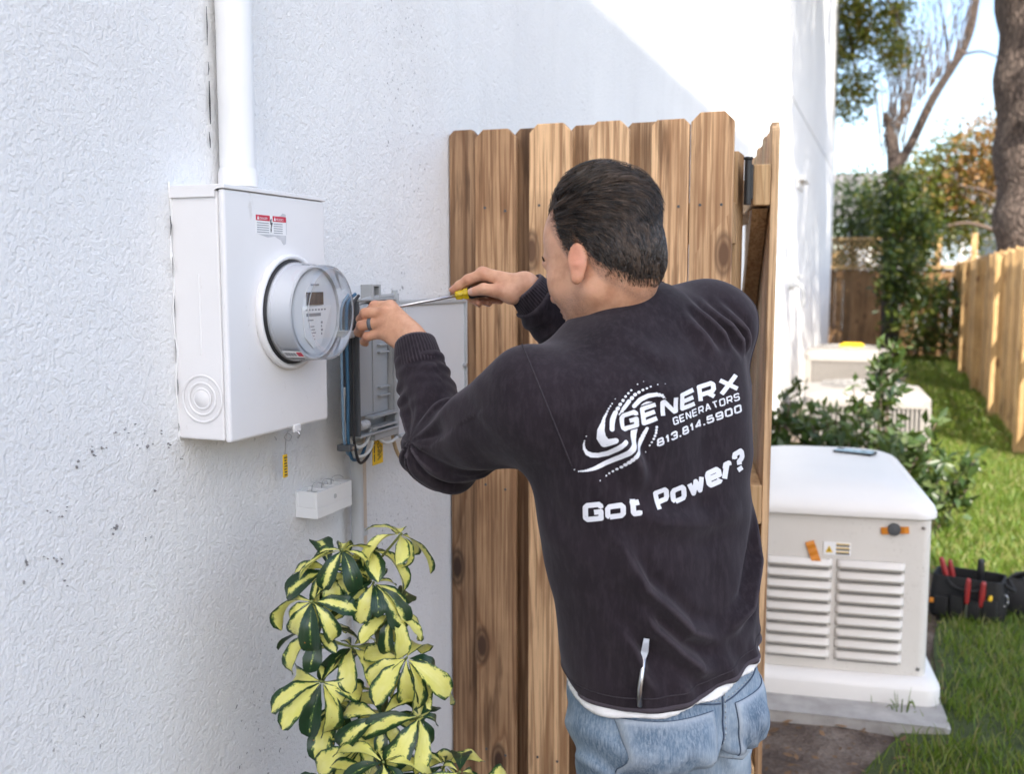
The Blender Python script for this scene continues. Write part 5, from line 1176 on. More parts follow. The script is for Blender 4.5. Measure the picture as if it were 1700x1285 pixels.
def hand_f(H):
    w = A3(H['w']); pr = []
    for nm, r in (('idx', (.0108, .0092, .0080, .0062)), ('mid', (.0110, .0094, .0082, .0064)), ('rng', (.0106, .0088, .0078, .0060)), ('pky', (.0096, .0078, .0068, .0054))):
        pr.append(chain([A3(q) for q in H[nm]], r))
    th = chain([A3(q) for q in H['thb']], (.0150, .0115, .0100, .0076))
    mc = [A3(H[k][0]) for k in ('idx', 'mid', 'rng', 'pky')]; cen = sum(mc) / 4; sp = mc[0] - mc[3]; sp /= np.linalg.norm(sp)
    def f(p):
        d = None
        for i, m in enumerate(mc):
            base = w + (m - w) * .16 + sp * (.0115 - .0077 * i); e = rcone(base, m, .0150, .0112)(p); d = e if d is None else smin(d, e, .010)
        d = smin(d, rcone(w + (A3(H['thb'][0]) - w) * .1, A3(H['thb'][0]), .017, .0155)(p), .014)
        t = th(p); d = smin(d, t, .012); fing = None
        for q in pr:
            e = q(p); fing = e if fing is None else smin(fing, e, .0015)
        for m in mc: d = d - .0018 * np.exp(-((p - m) ** 2).sum(1) / .0085 ** 2)      # knuckles
        d = smin(d, fing, .006); return d
    return f
hand_L, hand_R = hand_f(LH), hand_f(RH)
def gated(f, c, r, p, d, k):
    m = ((p - c) ** 2).sum(1) < r * r
    e = np.linalg.norm(p - c, axis=1) - r * .55
    if m.any(): e[m] = f(p[m])
    return smin(d, np.where(m, e, np.maximum(e, .05)), k)
HIPL, HIPR = A3((.662, 1.383, .835)), A3((.748, 1.514, .835))
def body_f(p):
    d, *_ = loft(p, SZ, [a - .02 for a in SA], [b - .02 for b in SB], 2.2, .86, 1.44)
    d = smin(d, rcone(SL, EL, .05, .041)(p), .03); d = smin(d, rcone(EL, WL, .042, .0265)(p), .012)
    d = smin(d, rcone(SR, ER, .05, .041)(p), .03); d = smin(d, rcone(ER, WR, .042, .0265)(p), .012)
    d = smin(d, rcone(NB + FW * .020, hw((-.008, 0, -.045)), .055, .050)(p), .022)
    d = gated(skull_f, hw((.0, 0, .0)), .24, p, d, .022)
    for s in (1, -1): d = gated(lambda q: ear_l(hl(q), s) * HS, hw((-.008, s * .083, 0)), .07, p, d, .005)
    d = gated(hand_L, A3((.165, 1.548, 1.42)), .13, p, d, .010); d = gated(hand_R, A3((.335, 1.635, 1.482)), .13, p, d, .010)
    for h, s in ((HIPL, 1), (HIPR, -1)):
        kn = h + A3((0, 0, -.36)) + FW * .012; an = A3((h[0], h[1], .09)) - FW * .03
        d = smin(d, rcone(h - A3((0, 0, .03)), kn, .062, .052)(p), .03); d = smin(d, rcone(kn, an, .050, .034)(p), .02); d = smin(d, rcone(an + A3((0, 0, -.045)), an + FW * .16 + A3((0, 0, -.055)), .034, .026)(p), .02)
    return d
def jeans_f(p):
    d, lat, dep, zt = loft(p, [.775, .835, .875, .915, .955, .995], [.150, .158, .158, .154, .150, .148], [.112, .123, .121, .115, .110, .108], 2.3, .81, .98, 0, 2)
    crack = np.clip(-dep / .08, 0, 1) * np.exp(-(lat / .020) ** 2) * np.clip((.915 - p[:, 2]) / .08, 0, 1)
    d = d - .010 * np.clip(-dep / .08, 0, 1) * np.exp(-((np.abs(lat) - .075) / .06) ** 2) * np.exp(-((p[:, 2] - .845) / .035) ** 2) + .012 * crack
    for h, s in ((HIPL, 1), (HIPR, -1)):
        kn = h + A3((0, 0, -.36)) + FW * .012; an = A3((h[0], h[1], .09)) - FW * .03
        l = smin(rcone(h - A3((0, 0, .0)), kn, .080, .068)(p), rcone(kn, an, .069, .062)(p), .02); l = smax(l, .045 - p[:, 2], .01)
        d = smin(d, l, .022)
    # creases under the seat and behind the knee
    w = np.clip((.88 - p[:, 2]) / .03, 0, 1)
    d = d - .0032 * w * np.sin(p[:, 2] * 120 + 40 * np.abs(lat) + 3 * np.sin(lat * 60)) * np.exp(-((p[:, 2] - .81) / .05) ** 2) - .0016 * np.sin(p @ A3((44, 20, 35))) * np.sin(p @ A3((-20, 39, 52)))
    return d
def tee_f(p):
    d, *_ = loft(p, SZ, SA, SB, 2.35, .9135, 1.02, grow=-.0005 - .024 * np.clip((p[:, 2] - .915 + .14 * ((p[:, :2] - tcenter(p[:, 2])) @ LT[:2])) / .03, 0, 1), k=.004, hs=.165); return d + .0015 * np.sin(p @ A3((60, 40, 10)))

def bvh_of(V, F): return BVHTree.FromPolygons([tuple(v) for v in V], [tuple(f) for f in F])
def surf_mesh(name, f, lo, hi, h, mat, parent, lv=4, it=2):
    V, F = sdf_mesh(f, lo, hi, h, lv); V = settle(f, V, it); o = link(name, np_mesh(name, V, F, mat, True), parent); return o, V, F
man = thing('person', 'man in a dark sweatshirt and jeans working with a screwdriver at the wall box', 'person', (0, 0, 0))
def build_man():
    global BV_SH, BV_J, man
    body, BV, BF = surf_mesh('body', body_f, (.05, 1.15, 0), (.98, 1.98, 1.80), .0030, M['skin'], None, 4, 2)
    q = hl(BV); fl = np.zeros(len(BV)); st = np.zeros(len(BV))
    for s in (1, -1): fl = np.maximum(fl, np.exp(-(((q - A3((-.010, s * .088, .004))) / (.020, .014, .034)) ** 2).sum(1)))
    fl = np.maximum(fl, .7 * np.exp(-(((q - A3((.118, 0, -.02))) / .02) ** 2).sum(1)))
    for H in (LH, RH):
        for k in ('idx', 'mid', 'rng', 'pky', 'thb'):
            for i, g_ in ((0, .55), (1, .6), (3, .7)): fl = np.maximum(fl, g_ * np.exp(-((BV - A3(H[k][i])) ** 2).sum(1) / .012 ** 2))
    st = np.clip((q[:, 0] + .005) / .03, 0, 1) * np.clip((-.028 - q[:, 2] + .25 * np.clip(.03 - q[:, 0], 0, 1)) / .02, 0, 1) * (q[:, 2] > -.14) * .75
    nape = np.clip(1 - np.abs(hairline(q)) / .014, 0, 1) * (np.abs(head_l(q)) < .008); st = np.maximum(st, .8 * nape)
    for nm, a in (('flush', fl), ('stubble', st)): body.data.attributes.new(nm, 'FLOAT', 'POINT').data.foreach_set('value', a.astype(np.float32))
    # the body mesh is the person itself
    bpy.data.objects.remove(man); man = body; man.name = 'person'; tag(man, 'man in a dark sweatshirt and jeans working with a screwdriver at the wall box', 'person')
    sh, SV, SF = surf_mesh('sweatshirt', shirt_f, (.10, 1.10, .80), (1.0, 1.95, 1.60), .0034, M['shirt'], man)
    BV_SH = bvh_of(SV, SF)
    je, JV, JF = surf_mesh('jeans', jeans_f, (.40, 1.15, 0), (1.0, 1.80, 1.0), .0042, M['denim'], man); BV_J = bvh_of(JV, JF)
    surf_mesh('undershirt', tee_f, (.40, 1.15, .80), (1.0, 1.80, 1.34), .0050, M['white_cotton'], man)
    for h, s in ((HIPL, 1), (HIPR, -1)):
        an = A3((h[0], h[1], .09)) - FW * .03
        def shoe_f(p, an=an):
            d = smin(rcone(an + A3((0, 0, -.03)), an + FW * .17 + A3((0, 0, -.055)), .047, .040)(p), rcone(an + A3((0, 0, .02)), an, .05, .05)(p), .03); return smax(d, .012 - p[:, 2], .006)
        surf_mesh('shoe', shoe_f, tuple(an - .3), tuple(an + .3), .006, M['shoe'], man, 3)
    # cuffs, collar, hem and seams
    for E, W, r in ((EL, WL, .0370), (ER, WR, .0365)):
        d, L, u, v = arm_frame(E, W); prof = [(L - .062, r + .0025), (L - .056, r + .005), (L - .030, r + .0025), (L - .006, r - .0015), (L - .001, r - .003), (L, r - .006), (L - .01, r - .009)]
        R = [[Vector(E + d * t + (u * cos(a) + v * sin(a)) * (q + .0006 * cos(a * 44) + .0012 * sin(3 * a + t * 90))) for a in np.linspace(0, 2 * pi, 132, endpoint=False)] for t, q in prof]
        MB().rings(R, False).build('cuff', M['shirt'], sh, smooth=True)
    # ribbed collar: ring where the neck leaves the cloth
    nk = A3(hw((-.020, 0, -.045))); dn = nk - NB; dn /= np.linalg.norm(dn); tilt_n = dn * .70 - FW * .30 + LT * .22 + A3((0, 0, .3)); tilt_n /= np.linalg.norm(tilt_n)
    cc = NB + A3((0, 0, .046)) + FW * .016; e1 = np.cross(tilt_n, LT); e1 /= np.linalg.norm(e1); e2 = np.cross(tilt_n, e1)
    R = []
    for t, rr in ((-.020, .0830), (-.014, .0795), (-.002, .0695), (.006, .0650), (.0075, .0625), (.004, .0610), (-.012, .064)):
        R.append([Vector(cc + tilt_n * t + e1 * cos(a) * rr * 1.0 + e2 * sin(a) * rr * 1.02) for a in np.linspace(0, 2 * pi, 90, endpoint=False)])
    MB().rings(R, False).build('collar', M['shirt'], sh, smooth=True)
    m = MB().tube([Vector(cc + tilt_n * -.016 + e1 * cos(a) * .0825 + e2 * sin(a) * .084) for a in np.linspace(0, 2 * pi, 91)], .0016, 6); m.build('collar_seam', M['seam'], sh, smooth=True)
    def ring_at(z0, off, a0=0, a1=2 * pi, n=140, hs=0):
        pts = []
        for a in np.linspace(a0, a1, n):
            z = z0 - hs * .16 * cos(a); c = tcenter(np.array([z]))[0]; q = A3((*c, z)); dr = LT * cos(a) + FW * sin(a); o_ = q + dr * .4; h = BV_SH.ray_cast(Vector(o_), Vector(-dr))
            if h[0]: pts.append(h[0] + h[1] * off)
        return pts
    MB().tube(ring_at(.9265, -.0012, hs=.155), .0036, 8).build('hem', M['shirt'], sh, smooth=True)
    MB().tube(ring_at(.943, .0002, hs=.155), .0010, 5).build('hem_stitch', M['seam'], sh, smooth=True)
    for S, E, sg in ((SL, EL, 1), (SR, ER, -1)):           # armhole seams
        d = E - S; d /= np.linalg.norm(d); ax = (d * .55 + LT * sg * .65 + A3((0, 0, -.1))); ax /= np.linalg.norm(ax); c = S - LT * sg * .012 - d * .0; u = np.cross(ax, (0, 0, 1.)); u /= np.linalg.norm(u); v = np.cross(u, ax); pts = []
        for a in np.linspace(0, 2 * pi, 100):
            dr = u * cos(a) + v * sin(a); h = BV_SH.ray_cast(Vector(c + dr * .22), Vector(-dr))
            if h[0] and (h[0] - Vector(c)).length < .135: pts.append(h[0] + h[1] * .0002)
        if len(pts) > 10:
            runs = [[pts[0]]]
            for p in pts[1:]:
                if (p - runs[-1][-1]).length < .03: runs[-1].append(p)
                else: runs.append([p])
            m = MB()
            for r_ in runs:
                if len(r_) > 3: m.tube(r_, .0013, 5)
            m.build('armhole_seam', M['seam'], sh, smooth=True)
    # jeans: waistband, pockets, seams, loops
    def onj(x, z, off=.0006):
        o_ = A3((*tcenter(np.array([z]))[0], z)) + RT * x - FW * .4; h = BV_J.ray_cast(Vector(o_), Vector(FW)); return (h[0] + h[1] * off) if h[0] else None
    def jline(P, r, mat, name, dash=False):
        pts = []
        for a, b in zip(P[:-1], P[1:]):
            k = max(3, int(sqrt((a[0] - b[0]) ** 2 + (a[1] - b[1]) ** 2) / .004))
            for i in range(k): pts.append(onj(a[0] + (b[0] - a[0]) * i / k, a[1] + (b[1] - a[1]) * i / k))
        pts.append(onj(*P[-1])); pts = [p for p in pts if p]; m = MB()
        if dash:
            i = 0
            while i + 1 < len(pts):
                m.tube([pts[i], pts[i + 1]], r, 5); i += 2
        elif len(pts) > 2: m.tube(pts, r, 6)
        return m.build(name, M[mat], je, smooth=True)
    def patch(P, name, off, mat='denim'):
        bm = bmesh.new(); n = 14; x0, x1 = min(p[0] for p in P), max(p[0] for p in P); z0, z1 = min(p[1] for p in P), max(p[1] for p in P)
        vs = [bm.verts.new((p[0], p[1], 0)) for p in P]; bm.faces.new(vs)
        for k in range(1, n):
            for co, no in (((x0 + (x1 - x0) * k / n, 0, 0), (1, 0, 0)), ((0, z0 + (z1 - z0) * k / n, 0), (0, 1, 0))):
                bmesh.ops.bisect_plane(bm, geom=bm.verts[:] + bm.edges[:] + bm.faces[:], plane_co=co, plane_no=no)
        for v in bm.verts:
            q = onj(v.co.x, v.co.y, off); v.co = q if q else Vector((0, 0, -1))
        bmesh.ops.delete(bm, geom=[v for v in bm.verts if v.co.z < -.5], context='VERTS')
        me = bpy.data.meshes.new(name); bm.to_mesh(me); bm.free(); me.materials.append(M[mat]); me.polygons.foreach_set('use_smooth', [True] * len(me.polygons)); o = link(name, me, je)
        s_ = o.modifiers.new('thick', 'SOLIDIFY'); s_.thickness = .0022; s_.offset = 0; return o
    for sx in (-1, 1):
        x = sx * .085; w = .062; P = [(x - w, .888), (x + w, .888), (x + w * .93, .790), (x, .770), (x - w * .93, .790)]
        patch(P, 'back_pocket', .0016)
        I = [(x + (a - x) * .95, .83 + (b - .83) * .95) for a, b in P]
        jline(P + [P[0]], .0011, 'denim_dark', 'pocket_edge'); jline(I + [I[0]], .0009, 'stitch', 'pocket_stitch', True)
        jline([(x - w, .879), (x + w, .879)], .0009, 'stitch', 'pocket_stitch', True)
        jline([(sx * .004, .893), (sx * .16, .928)], .0012, 'denim_dark', 'yoke_seam'); jline([(sx * .004, .897), (sx * .16, .932)], .0009, 'stitch', 'yoke_stitch', True)
        patch([(sx * .07 - .007, .925), (sx * .07 + .007, .925), (sx * .07 + .007, .965), (sx * .07 - .007, .965)], 'belt_loop', .003)
    jline([(0, .955), (0, .82)], .0016, 'denim_dark', 'centre_seam'); jline([(.005, .955), (.005, .82)], .0009, 'stitch', 'centre_stitch', True)
    jline([(-.17, .926), (.17, .926)], .0012, 'denim_dark', 'waistband_seam'); jline([(-.17, .929), (.17, .929)], .0009, 'stitch', 'waistband_stitch', True)
    # eyes
    for s in (1, -1):
        c = hw((.0845, s * .032, .004)); m = MB().lathe([(.0125 * sin(a), .0125 * cos(a)) for a in np.linspace(.01, pi - .01, 14)], 20, cap=False); e = m.build('eye', M['eye_white'], man, smooth=True, at=Vector(c))
        e2 = MB().lathe([(.0055, .0), (.004, .0014), (.0001, .0018)], 16, 'x', cap=False).build('iris', M['iris'], e); e2.matrix_local = Matrix.Translation(Vector(HR @ A3((.0118, 0, 0)))) @ Matrix(HR.tolist()).to_4x4()
    ring_c = A3(LH['rng'][0]) * .42 + A3(LH['rng'][1]) * .58; dr = A3(LH['rng'][1]) - A3(LH['rng'][0]); q = Vector(dr).to_track_quat('Z', 'Y').to_matrix()
    m = MB().lathe([(.0098, -.0035), (.0108, -.003), (.0108, .003), (.0098, .0035)], 32, cap=False); m.v = [tuple(q @ Vector(v) + Vector(ring_c)) for v in m.v]; m.build('finger_ring', M['ring_grey'], man, smooth=True)
    for H in (LH, RH):                                     # nails
        for k in ('idx', 'mid', 'rng', 'thb'):
            a, b = A3(H[k][-2]), A3(H[k][-1]); d = b - a; d /= np.linalg.norm(d); pv = A3(H[k][-3]) - a; up = -(pv + (A3(H['w']) - b) * .2); up = up - d * (up @ d); 
            if k == 'thb': up = A3((.3, -.9, .3)); up = up - d * (up @ d)
            up /= np.linalg.norm(up) + 1e-9; s = np.cross(d, up); r = .0064 if k != 'thb' else .0078; m = MB(); R = []
            for t in (0, .0055, .0095):
                R.append([Vector(b - d * .004 + d * t * .9 + (up * cos(x) + s * sin(x)) * (r + .0006 - t * .12)) for x in np.linspace(-.75, .75, 7)])
            m.rings(R, False, False); m.build('fingernail', M['nail'], man, smooth=True)
    build_hair(man, BV, BF); build_print(sh)

def hairline(q):
    ph = np.degrees(np.arctan2(np.abs(q[:, 1]), q[:, 0] + .012))
    z = np.interp(ph, [0, 38, 52, 60, 68, 76, 81, 86, 95, 103, 113, 130, 150, 180], [.098, .092, .078, .055, .012, -.014, -.014, .022, -.002, -.024, -.040, -.056, -.072, -.078])
    return q[:, 2] - z
def build_hair(parent, BV, BF):
    q = hl(BV); sel = (np.abs(head_l(q)) < .0065) & (q[:, 2] > -.10) & (np.abs(q[:, 0]) < .13) & (np.abs(q[:, 1]) < .085); m_ = hairline(q)
    nrm = np.zeros_like(BV); tri = BV[BF]; fn = np.cross(tri[:, 2] - tri[:, 0], tri[:, 3] - tri[:, 1])
    for k in range(4): np.add.at(nrm, BF[:, k], fn)
    nrm /= np.linalg.norm(nrm, axis=1)[:, None] + 1e-12; nl = nrm @ HR
    top = lambda q: (lambda u: u * u * (3 - 2 * u))(np.clip((q[:, 2] - .030) / .09, 0, 1))
    vol = lambda q: .003 + .017 * top(q) + .018 * np.clip((q[:, 0] - .02) / .08, 0, 1) * top(q)
    # root cap, thinned towards the hairline
    cap = sel & (np.abs(head_l(q)) < .003) & (m_ > .024); th = np.clip((m_ - .024) / .05, 0, 1) * (vol(q) - .002) * .55 + .0003
    idx = -np.ones(len(BV), int); idx[cap] = np.arange(cap.sum()); F = BF[(idx[BF] >= 0).all(1)]
    V = BV[cap] + nrm[cap] * th[cap][:, None]
    hair = link('hair', np_mesh('hair', V, idx[F], [M['hair_base'], M['hair']], True), parent)
    # strands
    src = np.where(sel & (m_ > -.002))[0]; n = 26000; P = RNG.choice(src, n); p0 = q[P] + RNG.normal(0, .0012, (n, 3)); mm = hairline(p0); tp = top(p0)
    L = .002 + .20 * np.clip(mm, 0, .07) + .034 * tp; L *= RNG.uniform(.7, 1.2, n)
    keep = RNG.random(n) < np.clip(.10 + mm / .05, 0, 1); p0 = p0[keep]; L = L[keep]; tp = tp[keep]; mm = mm[keep]; n = len(p0)
    def g(p): return np.stack([head_l(p + d) - head_l(p - d) for d in np.eye(3) * .001], 1) / .002
    def comb(p, tp):
        side = np.stack([-.62 + 0 * tp, 0 * tp, -.55 + 0 * tp], 1)
        low = np.clip(-p[:, 0] / .08, 0, 1)[:, None] * np.clip((.05 - p[:, 2]) / .06, 0, 1)[:, None]; side = side * (1 - low) + low * np.array([.0, 0, -1.])
        frac = np.clip((p[:, 1] + .02) / .06, 0, 1)[:, None]
        tv = np.array([-.55, -.85, .15]) * (1 - frac) + np.array([-.75, -.35, .25]) * frac
        w = np.stack([np.sin(p[:, 1] * 190 + 40 * p[:, 0]) * .22, np.sin(p[:, 0] * 170 + p[:, 2] * 120) * .28, np.sin(p[:, 1] * 150 - p[:, 0] * 90) * .2], 1)
        sw = np.stack([p[:, 1] + .02, -(p[:, 0] + .055), 0 * tp], 1) / .06; cw = np.exp(-((p[:, 0] + .055) ** 2 + (p[:, 1] + .02) ** 2) / .045 ** 2)[:, None]
        t = tp[:, None]; d = side * (1 - t) + (tv * (1 - cw) + sw * cw) * t + w * (.35 + .35 * t); return d
    K = 6; pos = [p0]; p = p0.copy(); jit = RNG.normal(0, .035, (n, 3)); clump = np.sin(p0 @ A3((420, 300, 380)))[:, None]
    fr = np.clip((p0[:, 1] + .02) / .06, 0, 1); ph = tp * ((.85 - .5 * fr) * p0[:, 0] - (.55 - .2 * fr) * p0[:, 1]) * 520 + (1 - tp) * (p0[:, 1] * 300 + p0[:, 0] * 200) + 3 * np.sin(p0 @ A3((70, 50, 60)))
    lift = (vol(p0) + .0025) * np.clip(.12 + mm / .05, .1, 1) * (1 + (.06 + .22 * tp) * np.sin(ph)) * RNG.uniform(.86, 1.03, n)
    for k in range(1, K):
        gg = g(p); d = comb(p, tp) + jit + clump * .07; d -= gg * (d * gg).sum(1)[:, None]; d /= np.linalg.norm(d, axis=1)[:, None] + 1e-9
        p = p + d * (L / (K - 1))[:, None]; tgt = lift * min(1, k / 2.0); p = p + g(p) * (tgt - head_l(p))[:, None]; pos.append(p.copy())
    W = np.stack(pos, 1); T = np.gradient(W, axis=1); T /= np.linalg.norm(T, axis=2)[:, :, None] + 1e-9
    a = RNG.normal(0, 1, (n, 1, 3)); U_ = np.cross(T, a); U_ /= np.linalg.norm(U_, axis=2)[:, :, None] + 1e-9; Bn = np.cross(T, U_)
    rad = (np.array([.8, 1, 1, .9, .7, .2]) * .00034)[None, :, None] * np.clip(.55 + mm / .06, .5, 1)[:, None, None] * RNG.uniform(.7, 1.25, (n, 1, 1))
    R = np.stack([W + rad * (U_ * cos(x) + Bn * sin(x)) for x in (0, 2.094, 4.189)], 2)          # n,K,3,3
    VV = HO + R.reshape(-1, 3) * HS @ HR.T; base = (np.arange(n) * K * 3)[:, None, None] + (np.arange(K - 1) * 3)[None, :, None]; F2 = []
    for i in range(3):
        j = (i + 1) % 3; F2.append(np.stack([base + i, base + j, base + 3 + j, base + 3 + i], -1).reshape(-1, 4))
    F2 = np.concatenate(F2); me = np_mesh('hair', np.concatenate([V, VV]), np.concatenate([idx[F], F2 + len(V)]), [M['hair_base'], M['hair']], True)
    lock_glint = np.modf(np.abs(np.sin(np.floor(ph / 1.05) * 12.9898 + np.floor(p0[:, 0] * 22) * 7.13)) * 43758.5)[0]  # value per lock, drives the highlight streaks painted into the strands
    me.attributes.new('lock', 'FLOAT', 'POINT').data.foreach_set('value', np.concatenate([np.full(len(V), .4), np.repeat(lock_glint, K * 3)]).astype(np.float32))
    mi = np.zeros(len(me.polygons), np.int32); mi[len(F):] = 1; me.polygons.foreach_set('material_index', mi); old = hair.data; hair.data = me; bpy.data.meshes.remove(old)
    # eyebrows
    m = MB()
    for s in (1, -1):
        for k in range(90):
            u = RNG.random(); b = A3((.094 - .016 * u ** 2, s * (.014 + .036 * u), .026 + .006 * sin(u * 3) + RNG.normal(0, .0014))); e = float(head_l(b[None])[0]); gg = g(b[None])[0]; b = b - gg * e
            tip = b + A3((-.002, s * .006, .0025)) + gg * .0012; m.tube([Vector(hw(b)), Vector(hw(tip))], [.00045, .0001], 3)
    m.build('eyebrows', M['hair'], parent)

# ------------------------------------------------------------------ printed lettering: 2D stroke glyphs meshed on a fine grid and laid on the cloth
def RR(x0, y0, x1, y1, r): return [(x0 + r, y0), (x1 - r, y0), (x1, y0 + r), (x1, y1 - r), (x1 - r, y1), (x0 + r, y1), (x0, y1 - r), (x0, y0 + r), (x0 + r, y0)]
c_ = .13
GL = {'G': [[(1, .74), (1, 1 - c_), (1 - c_, 1), (c_, 1), (0, 1 - c_), (0, c_), (c_, 0), (1, 0), (1, .47), (.55, .47)]], 'E': [[(1, 1), (0, 1), (0, 0), (1, 0)], [(0, .5), (.92, .5)]], 'N': [[(0, 0), (0, 1), (.12, 1), (.88, 0), (1, 0), (1, 1)]],
      'R': [[(0, 0), (0, 1), (1 - c_, 1), (1, 1 - c_), (1, .55), (1 - c_, .42), (0, .42)], [(.55, .42), (1, 0)]], 'X': [[(0, 0), (1, 1)], [(0, 1), (1, 0)]], 'A': [[(0, 0), (.44, 1), (.56, 1), (1, 0)], [(.18, .30), (.82, .30)]],
      'T': [[(0, 1), (1, 1)], [(.5, 1), (.5, 0)]], 'O': [RR(0, 0, 1, 1, c_)], 'S': [[(1, .78), (1, 1 - c_), (1 - c_, 1), (c_, 1), (0, 1 - c_), (0, .62), (c_, .52), (1 - c_, .5), (1, .40), (1, c_), (1 - c_, 0), (c_, 0), (0, c_), (0, .24)]],
      '8': [RR(0, 0, 1, .5, c_), RR(.06, .5, .94, 1, c_)], '1': [[(.0, .76), (.6, 1), (.6, 0)]], '3': [[(0, .82), (0, 1 - c_), (c_, 1), (1 - c_, 1), (1, 1 - c_), (1, .62), (.85, .5), (.3, .5)], [(.85, .5), (1, .38), (1, c_), (1 - c_, 0), (c_, 0), (0, c_), (0, .22)]],
      '4': [[(.78, 0), (.78, 1), (0, .34), (0, .24), (1, .24)]], '5': [[(.95, 1), (.05, 1), (0, .56), (1 - c_, .6), (1, .48), (1, c_), (1 - c_, 0), (c_, 0), (0, c_), (0, .2)]], '9': [[(1, .5), (c_, .45), (0, .55), (0, 1 - c_), (c_, 1), (1 - c_, 1), (1, 1 - c_), (1, c_), (1 - c_, 0), (c_, 0), (0, .16)]],
      '0': [RR(0, 0, 1, 1, c_)], '.': [[(.5, 0), (.52, 0)]], 'P': [[(0, 0), (0, 1), (1 - c_, 1), (1, 1 - c_), (1, .52), (1 - c_, .38), (0, .38)]], 'o': [RR(0, 0, 1, .72, .13)], 't': [[(.3, 1), (.3, c_), (.42, 0), (.9, 0), (.9, .16)], [(0, .72), (.95, .72)]],
      'w': [[(0, .72), (.26, 0), (.5, .66), (.74, 0), (1, .72)]], 'e': [[(0, .37), (1, .37), (1, .6), (.87, .72), (.13, .72), (0, .6), (0, .13), (.13, 0), (1 - c_, 0), (1, .1)]], 'r': [[(.1, 0), (.1, .72)], [(.1, .5), (.35, .72), (.9, .72), (.9, .58)]],
      '?': [[(0, .75), (0, 1 - c_), (c_, 1), (1 - c_, 1), (1, 1 - c_), (1, .62), (.82, .52), (.5, .46), (.5, .26)], [(.5, 0), (.52, 0)]]}
WD = {'1': .62, '.': .30, 't': .72, 'r': .66, 'w': 1.2, '?': .8, 'X': 1.12}
def text_segs(txt, x, y, h, w, gap, th, ang, slant=0., arch=0.):
    S = []; cx = 0; ca, sa = cos(ang), sin(ang)
    for ch in txt:
        gw = w * WD.get(ch, 1.0)
        for pl in GL.get(ch, []):
            pts = []; dot = len(pl) == 2 and abs(pl[0][0] - pl[1][0]) < .03
            for q, (u, v) in enumerate(pl):
                px = cx + th / 2 + u * (gw - th) + (dot and (q - .5) * th * 1.1); py = th / 2 + v * (h - th); px += slant * py; py += arch * (px * px)
                pts.append((x + px * ca - py * sa, y + px * sa + py * ca))
            for i in range(len(pts) - 1): S.append((pts[i], pts[i + 1], th / 2, i > 0, i < len(pts) - 2))
        cx += gw + gap
    return S
def strokes_mesh(S, D, h, clear=0):
    """grid quads inside the union of flat-ended strokes S and discs D (x, y, rx, ry, angle)"""
    xs = [c for s in S for c in (s[0][0], s[1][0])] + [d[0] for d in D]; ys = [c for s in S for c in (s[0][1], s[1][1])] + [d[1] for d in D]
    mg = h * 24; x0, x1, y0, y1 = min(xs) - mg, max(xs) + mg, min(ys) - mg, max(ys) + mg; nx, ny = int((x1 - x0) / h) + 1, int((y1 - y0) / h) + 1
    X, Y = np.meshgrid(x0 + np.arange(nx + 1) * h, y0 + np.arange(ny + 1) * h); P = np.stack([X.ravel(), Y.ravel()], 1)
    def dist(P):
        d = np.full(len(P), 9.)
        for a, b, r, ja, jb in S:
            a, b = A3(a), A3(b); ba = b - a; L = np.linalg.norm(ba) + 1e-9; t = ba / L
            m = (np.abs(P - (a + b) / 2) < L / 2 + r + h * 8).all(1)
            q = P[m] - a; al = q @ t; ac = np.abs(q @ np.array([-t[1], t[0]])) - r; e = np.maximum(ac, np.maximum(-al, al - L))
            if ja: e = np.minimum(e, np.linalg.norm(q, axis=1) - r)
            if jb: e = np.minimum(e, np.linalg.norm(q - ba, axis=1) - r)
            d[m] = np.minimum(d[m], e)
        dS = d.copy()
        for x, y, rx, ry, an in D:
            m = (np.abs(P - np.array((x, y))) < max(rx, ry) + h * 8).all(1); q = P[m] - np.array((x, y)); u = q @ np.array((cos(an), sin(an))); v = q @ np.array((-sin(an), cos(an))); e = (np.sqrt((u / rx) ** 2 + (v / ry) ** 2) - 1) * min(rx, ry); d[m] = np.minimum(d[m], np.maximum(e, clear - dS[m]) if clear else e)
        return d
    d = dist(P).reshape(ny + 1, nx + 1); ins = (d < h * .45); q = ins[:-1, :-1] & ins[1:, :-1] & ins[:-1, 1:] & ins[1:, 1:]
    j, i = np.nonzero(q); k = j * (nx + 1) + i; F = np.stack([k, k + 1, k + nx + 2, k + nx + 1], 1); u, inv = np.unique(F, return_inverse=True); V = P[u]; F = inv.reshape(F.shape)
    dv = d.ravel()[u]; edge = np.abs(dv) < h * .9                       # snap the rim to the outline
    g = np.stack([dist(V[edge] + (h * .2, 0)) - dist(V[edge] - (h * .2, 0)), dist(V[edge] + (0, h * .2)) - dist(V[edge] - (0, h * .2))], 1) / (h * .4); gl = np.linalg.norm(g, axis=1)[:, None]; V[edge] -= np.clip(dv[edge][:, None] * g / (gl + 1e-6), -h * .6, h * .6)
    return V, F
PF = A3((-.60, .80, 0)); PR = A3((.80, .60, 0))      # the print faces back and a little to his left
def lay(name, V2, F, parent):
    V = []
    for x, z in V2:
        o_ = A3((*tcenter(np.array([z]))[0], z)) + PR * x - PF * .5; h = BV_SH.ray_cast(Vector(o_), Vector(PF)); V.append(h[0] + h[1] * .0007 if h[0] else Vector(o_) + Vector(PF) * .3)
    link(name, np_mesh(name, V, F, M['print'], True), parent)
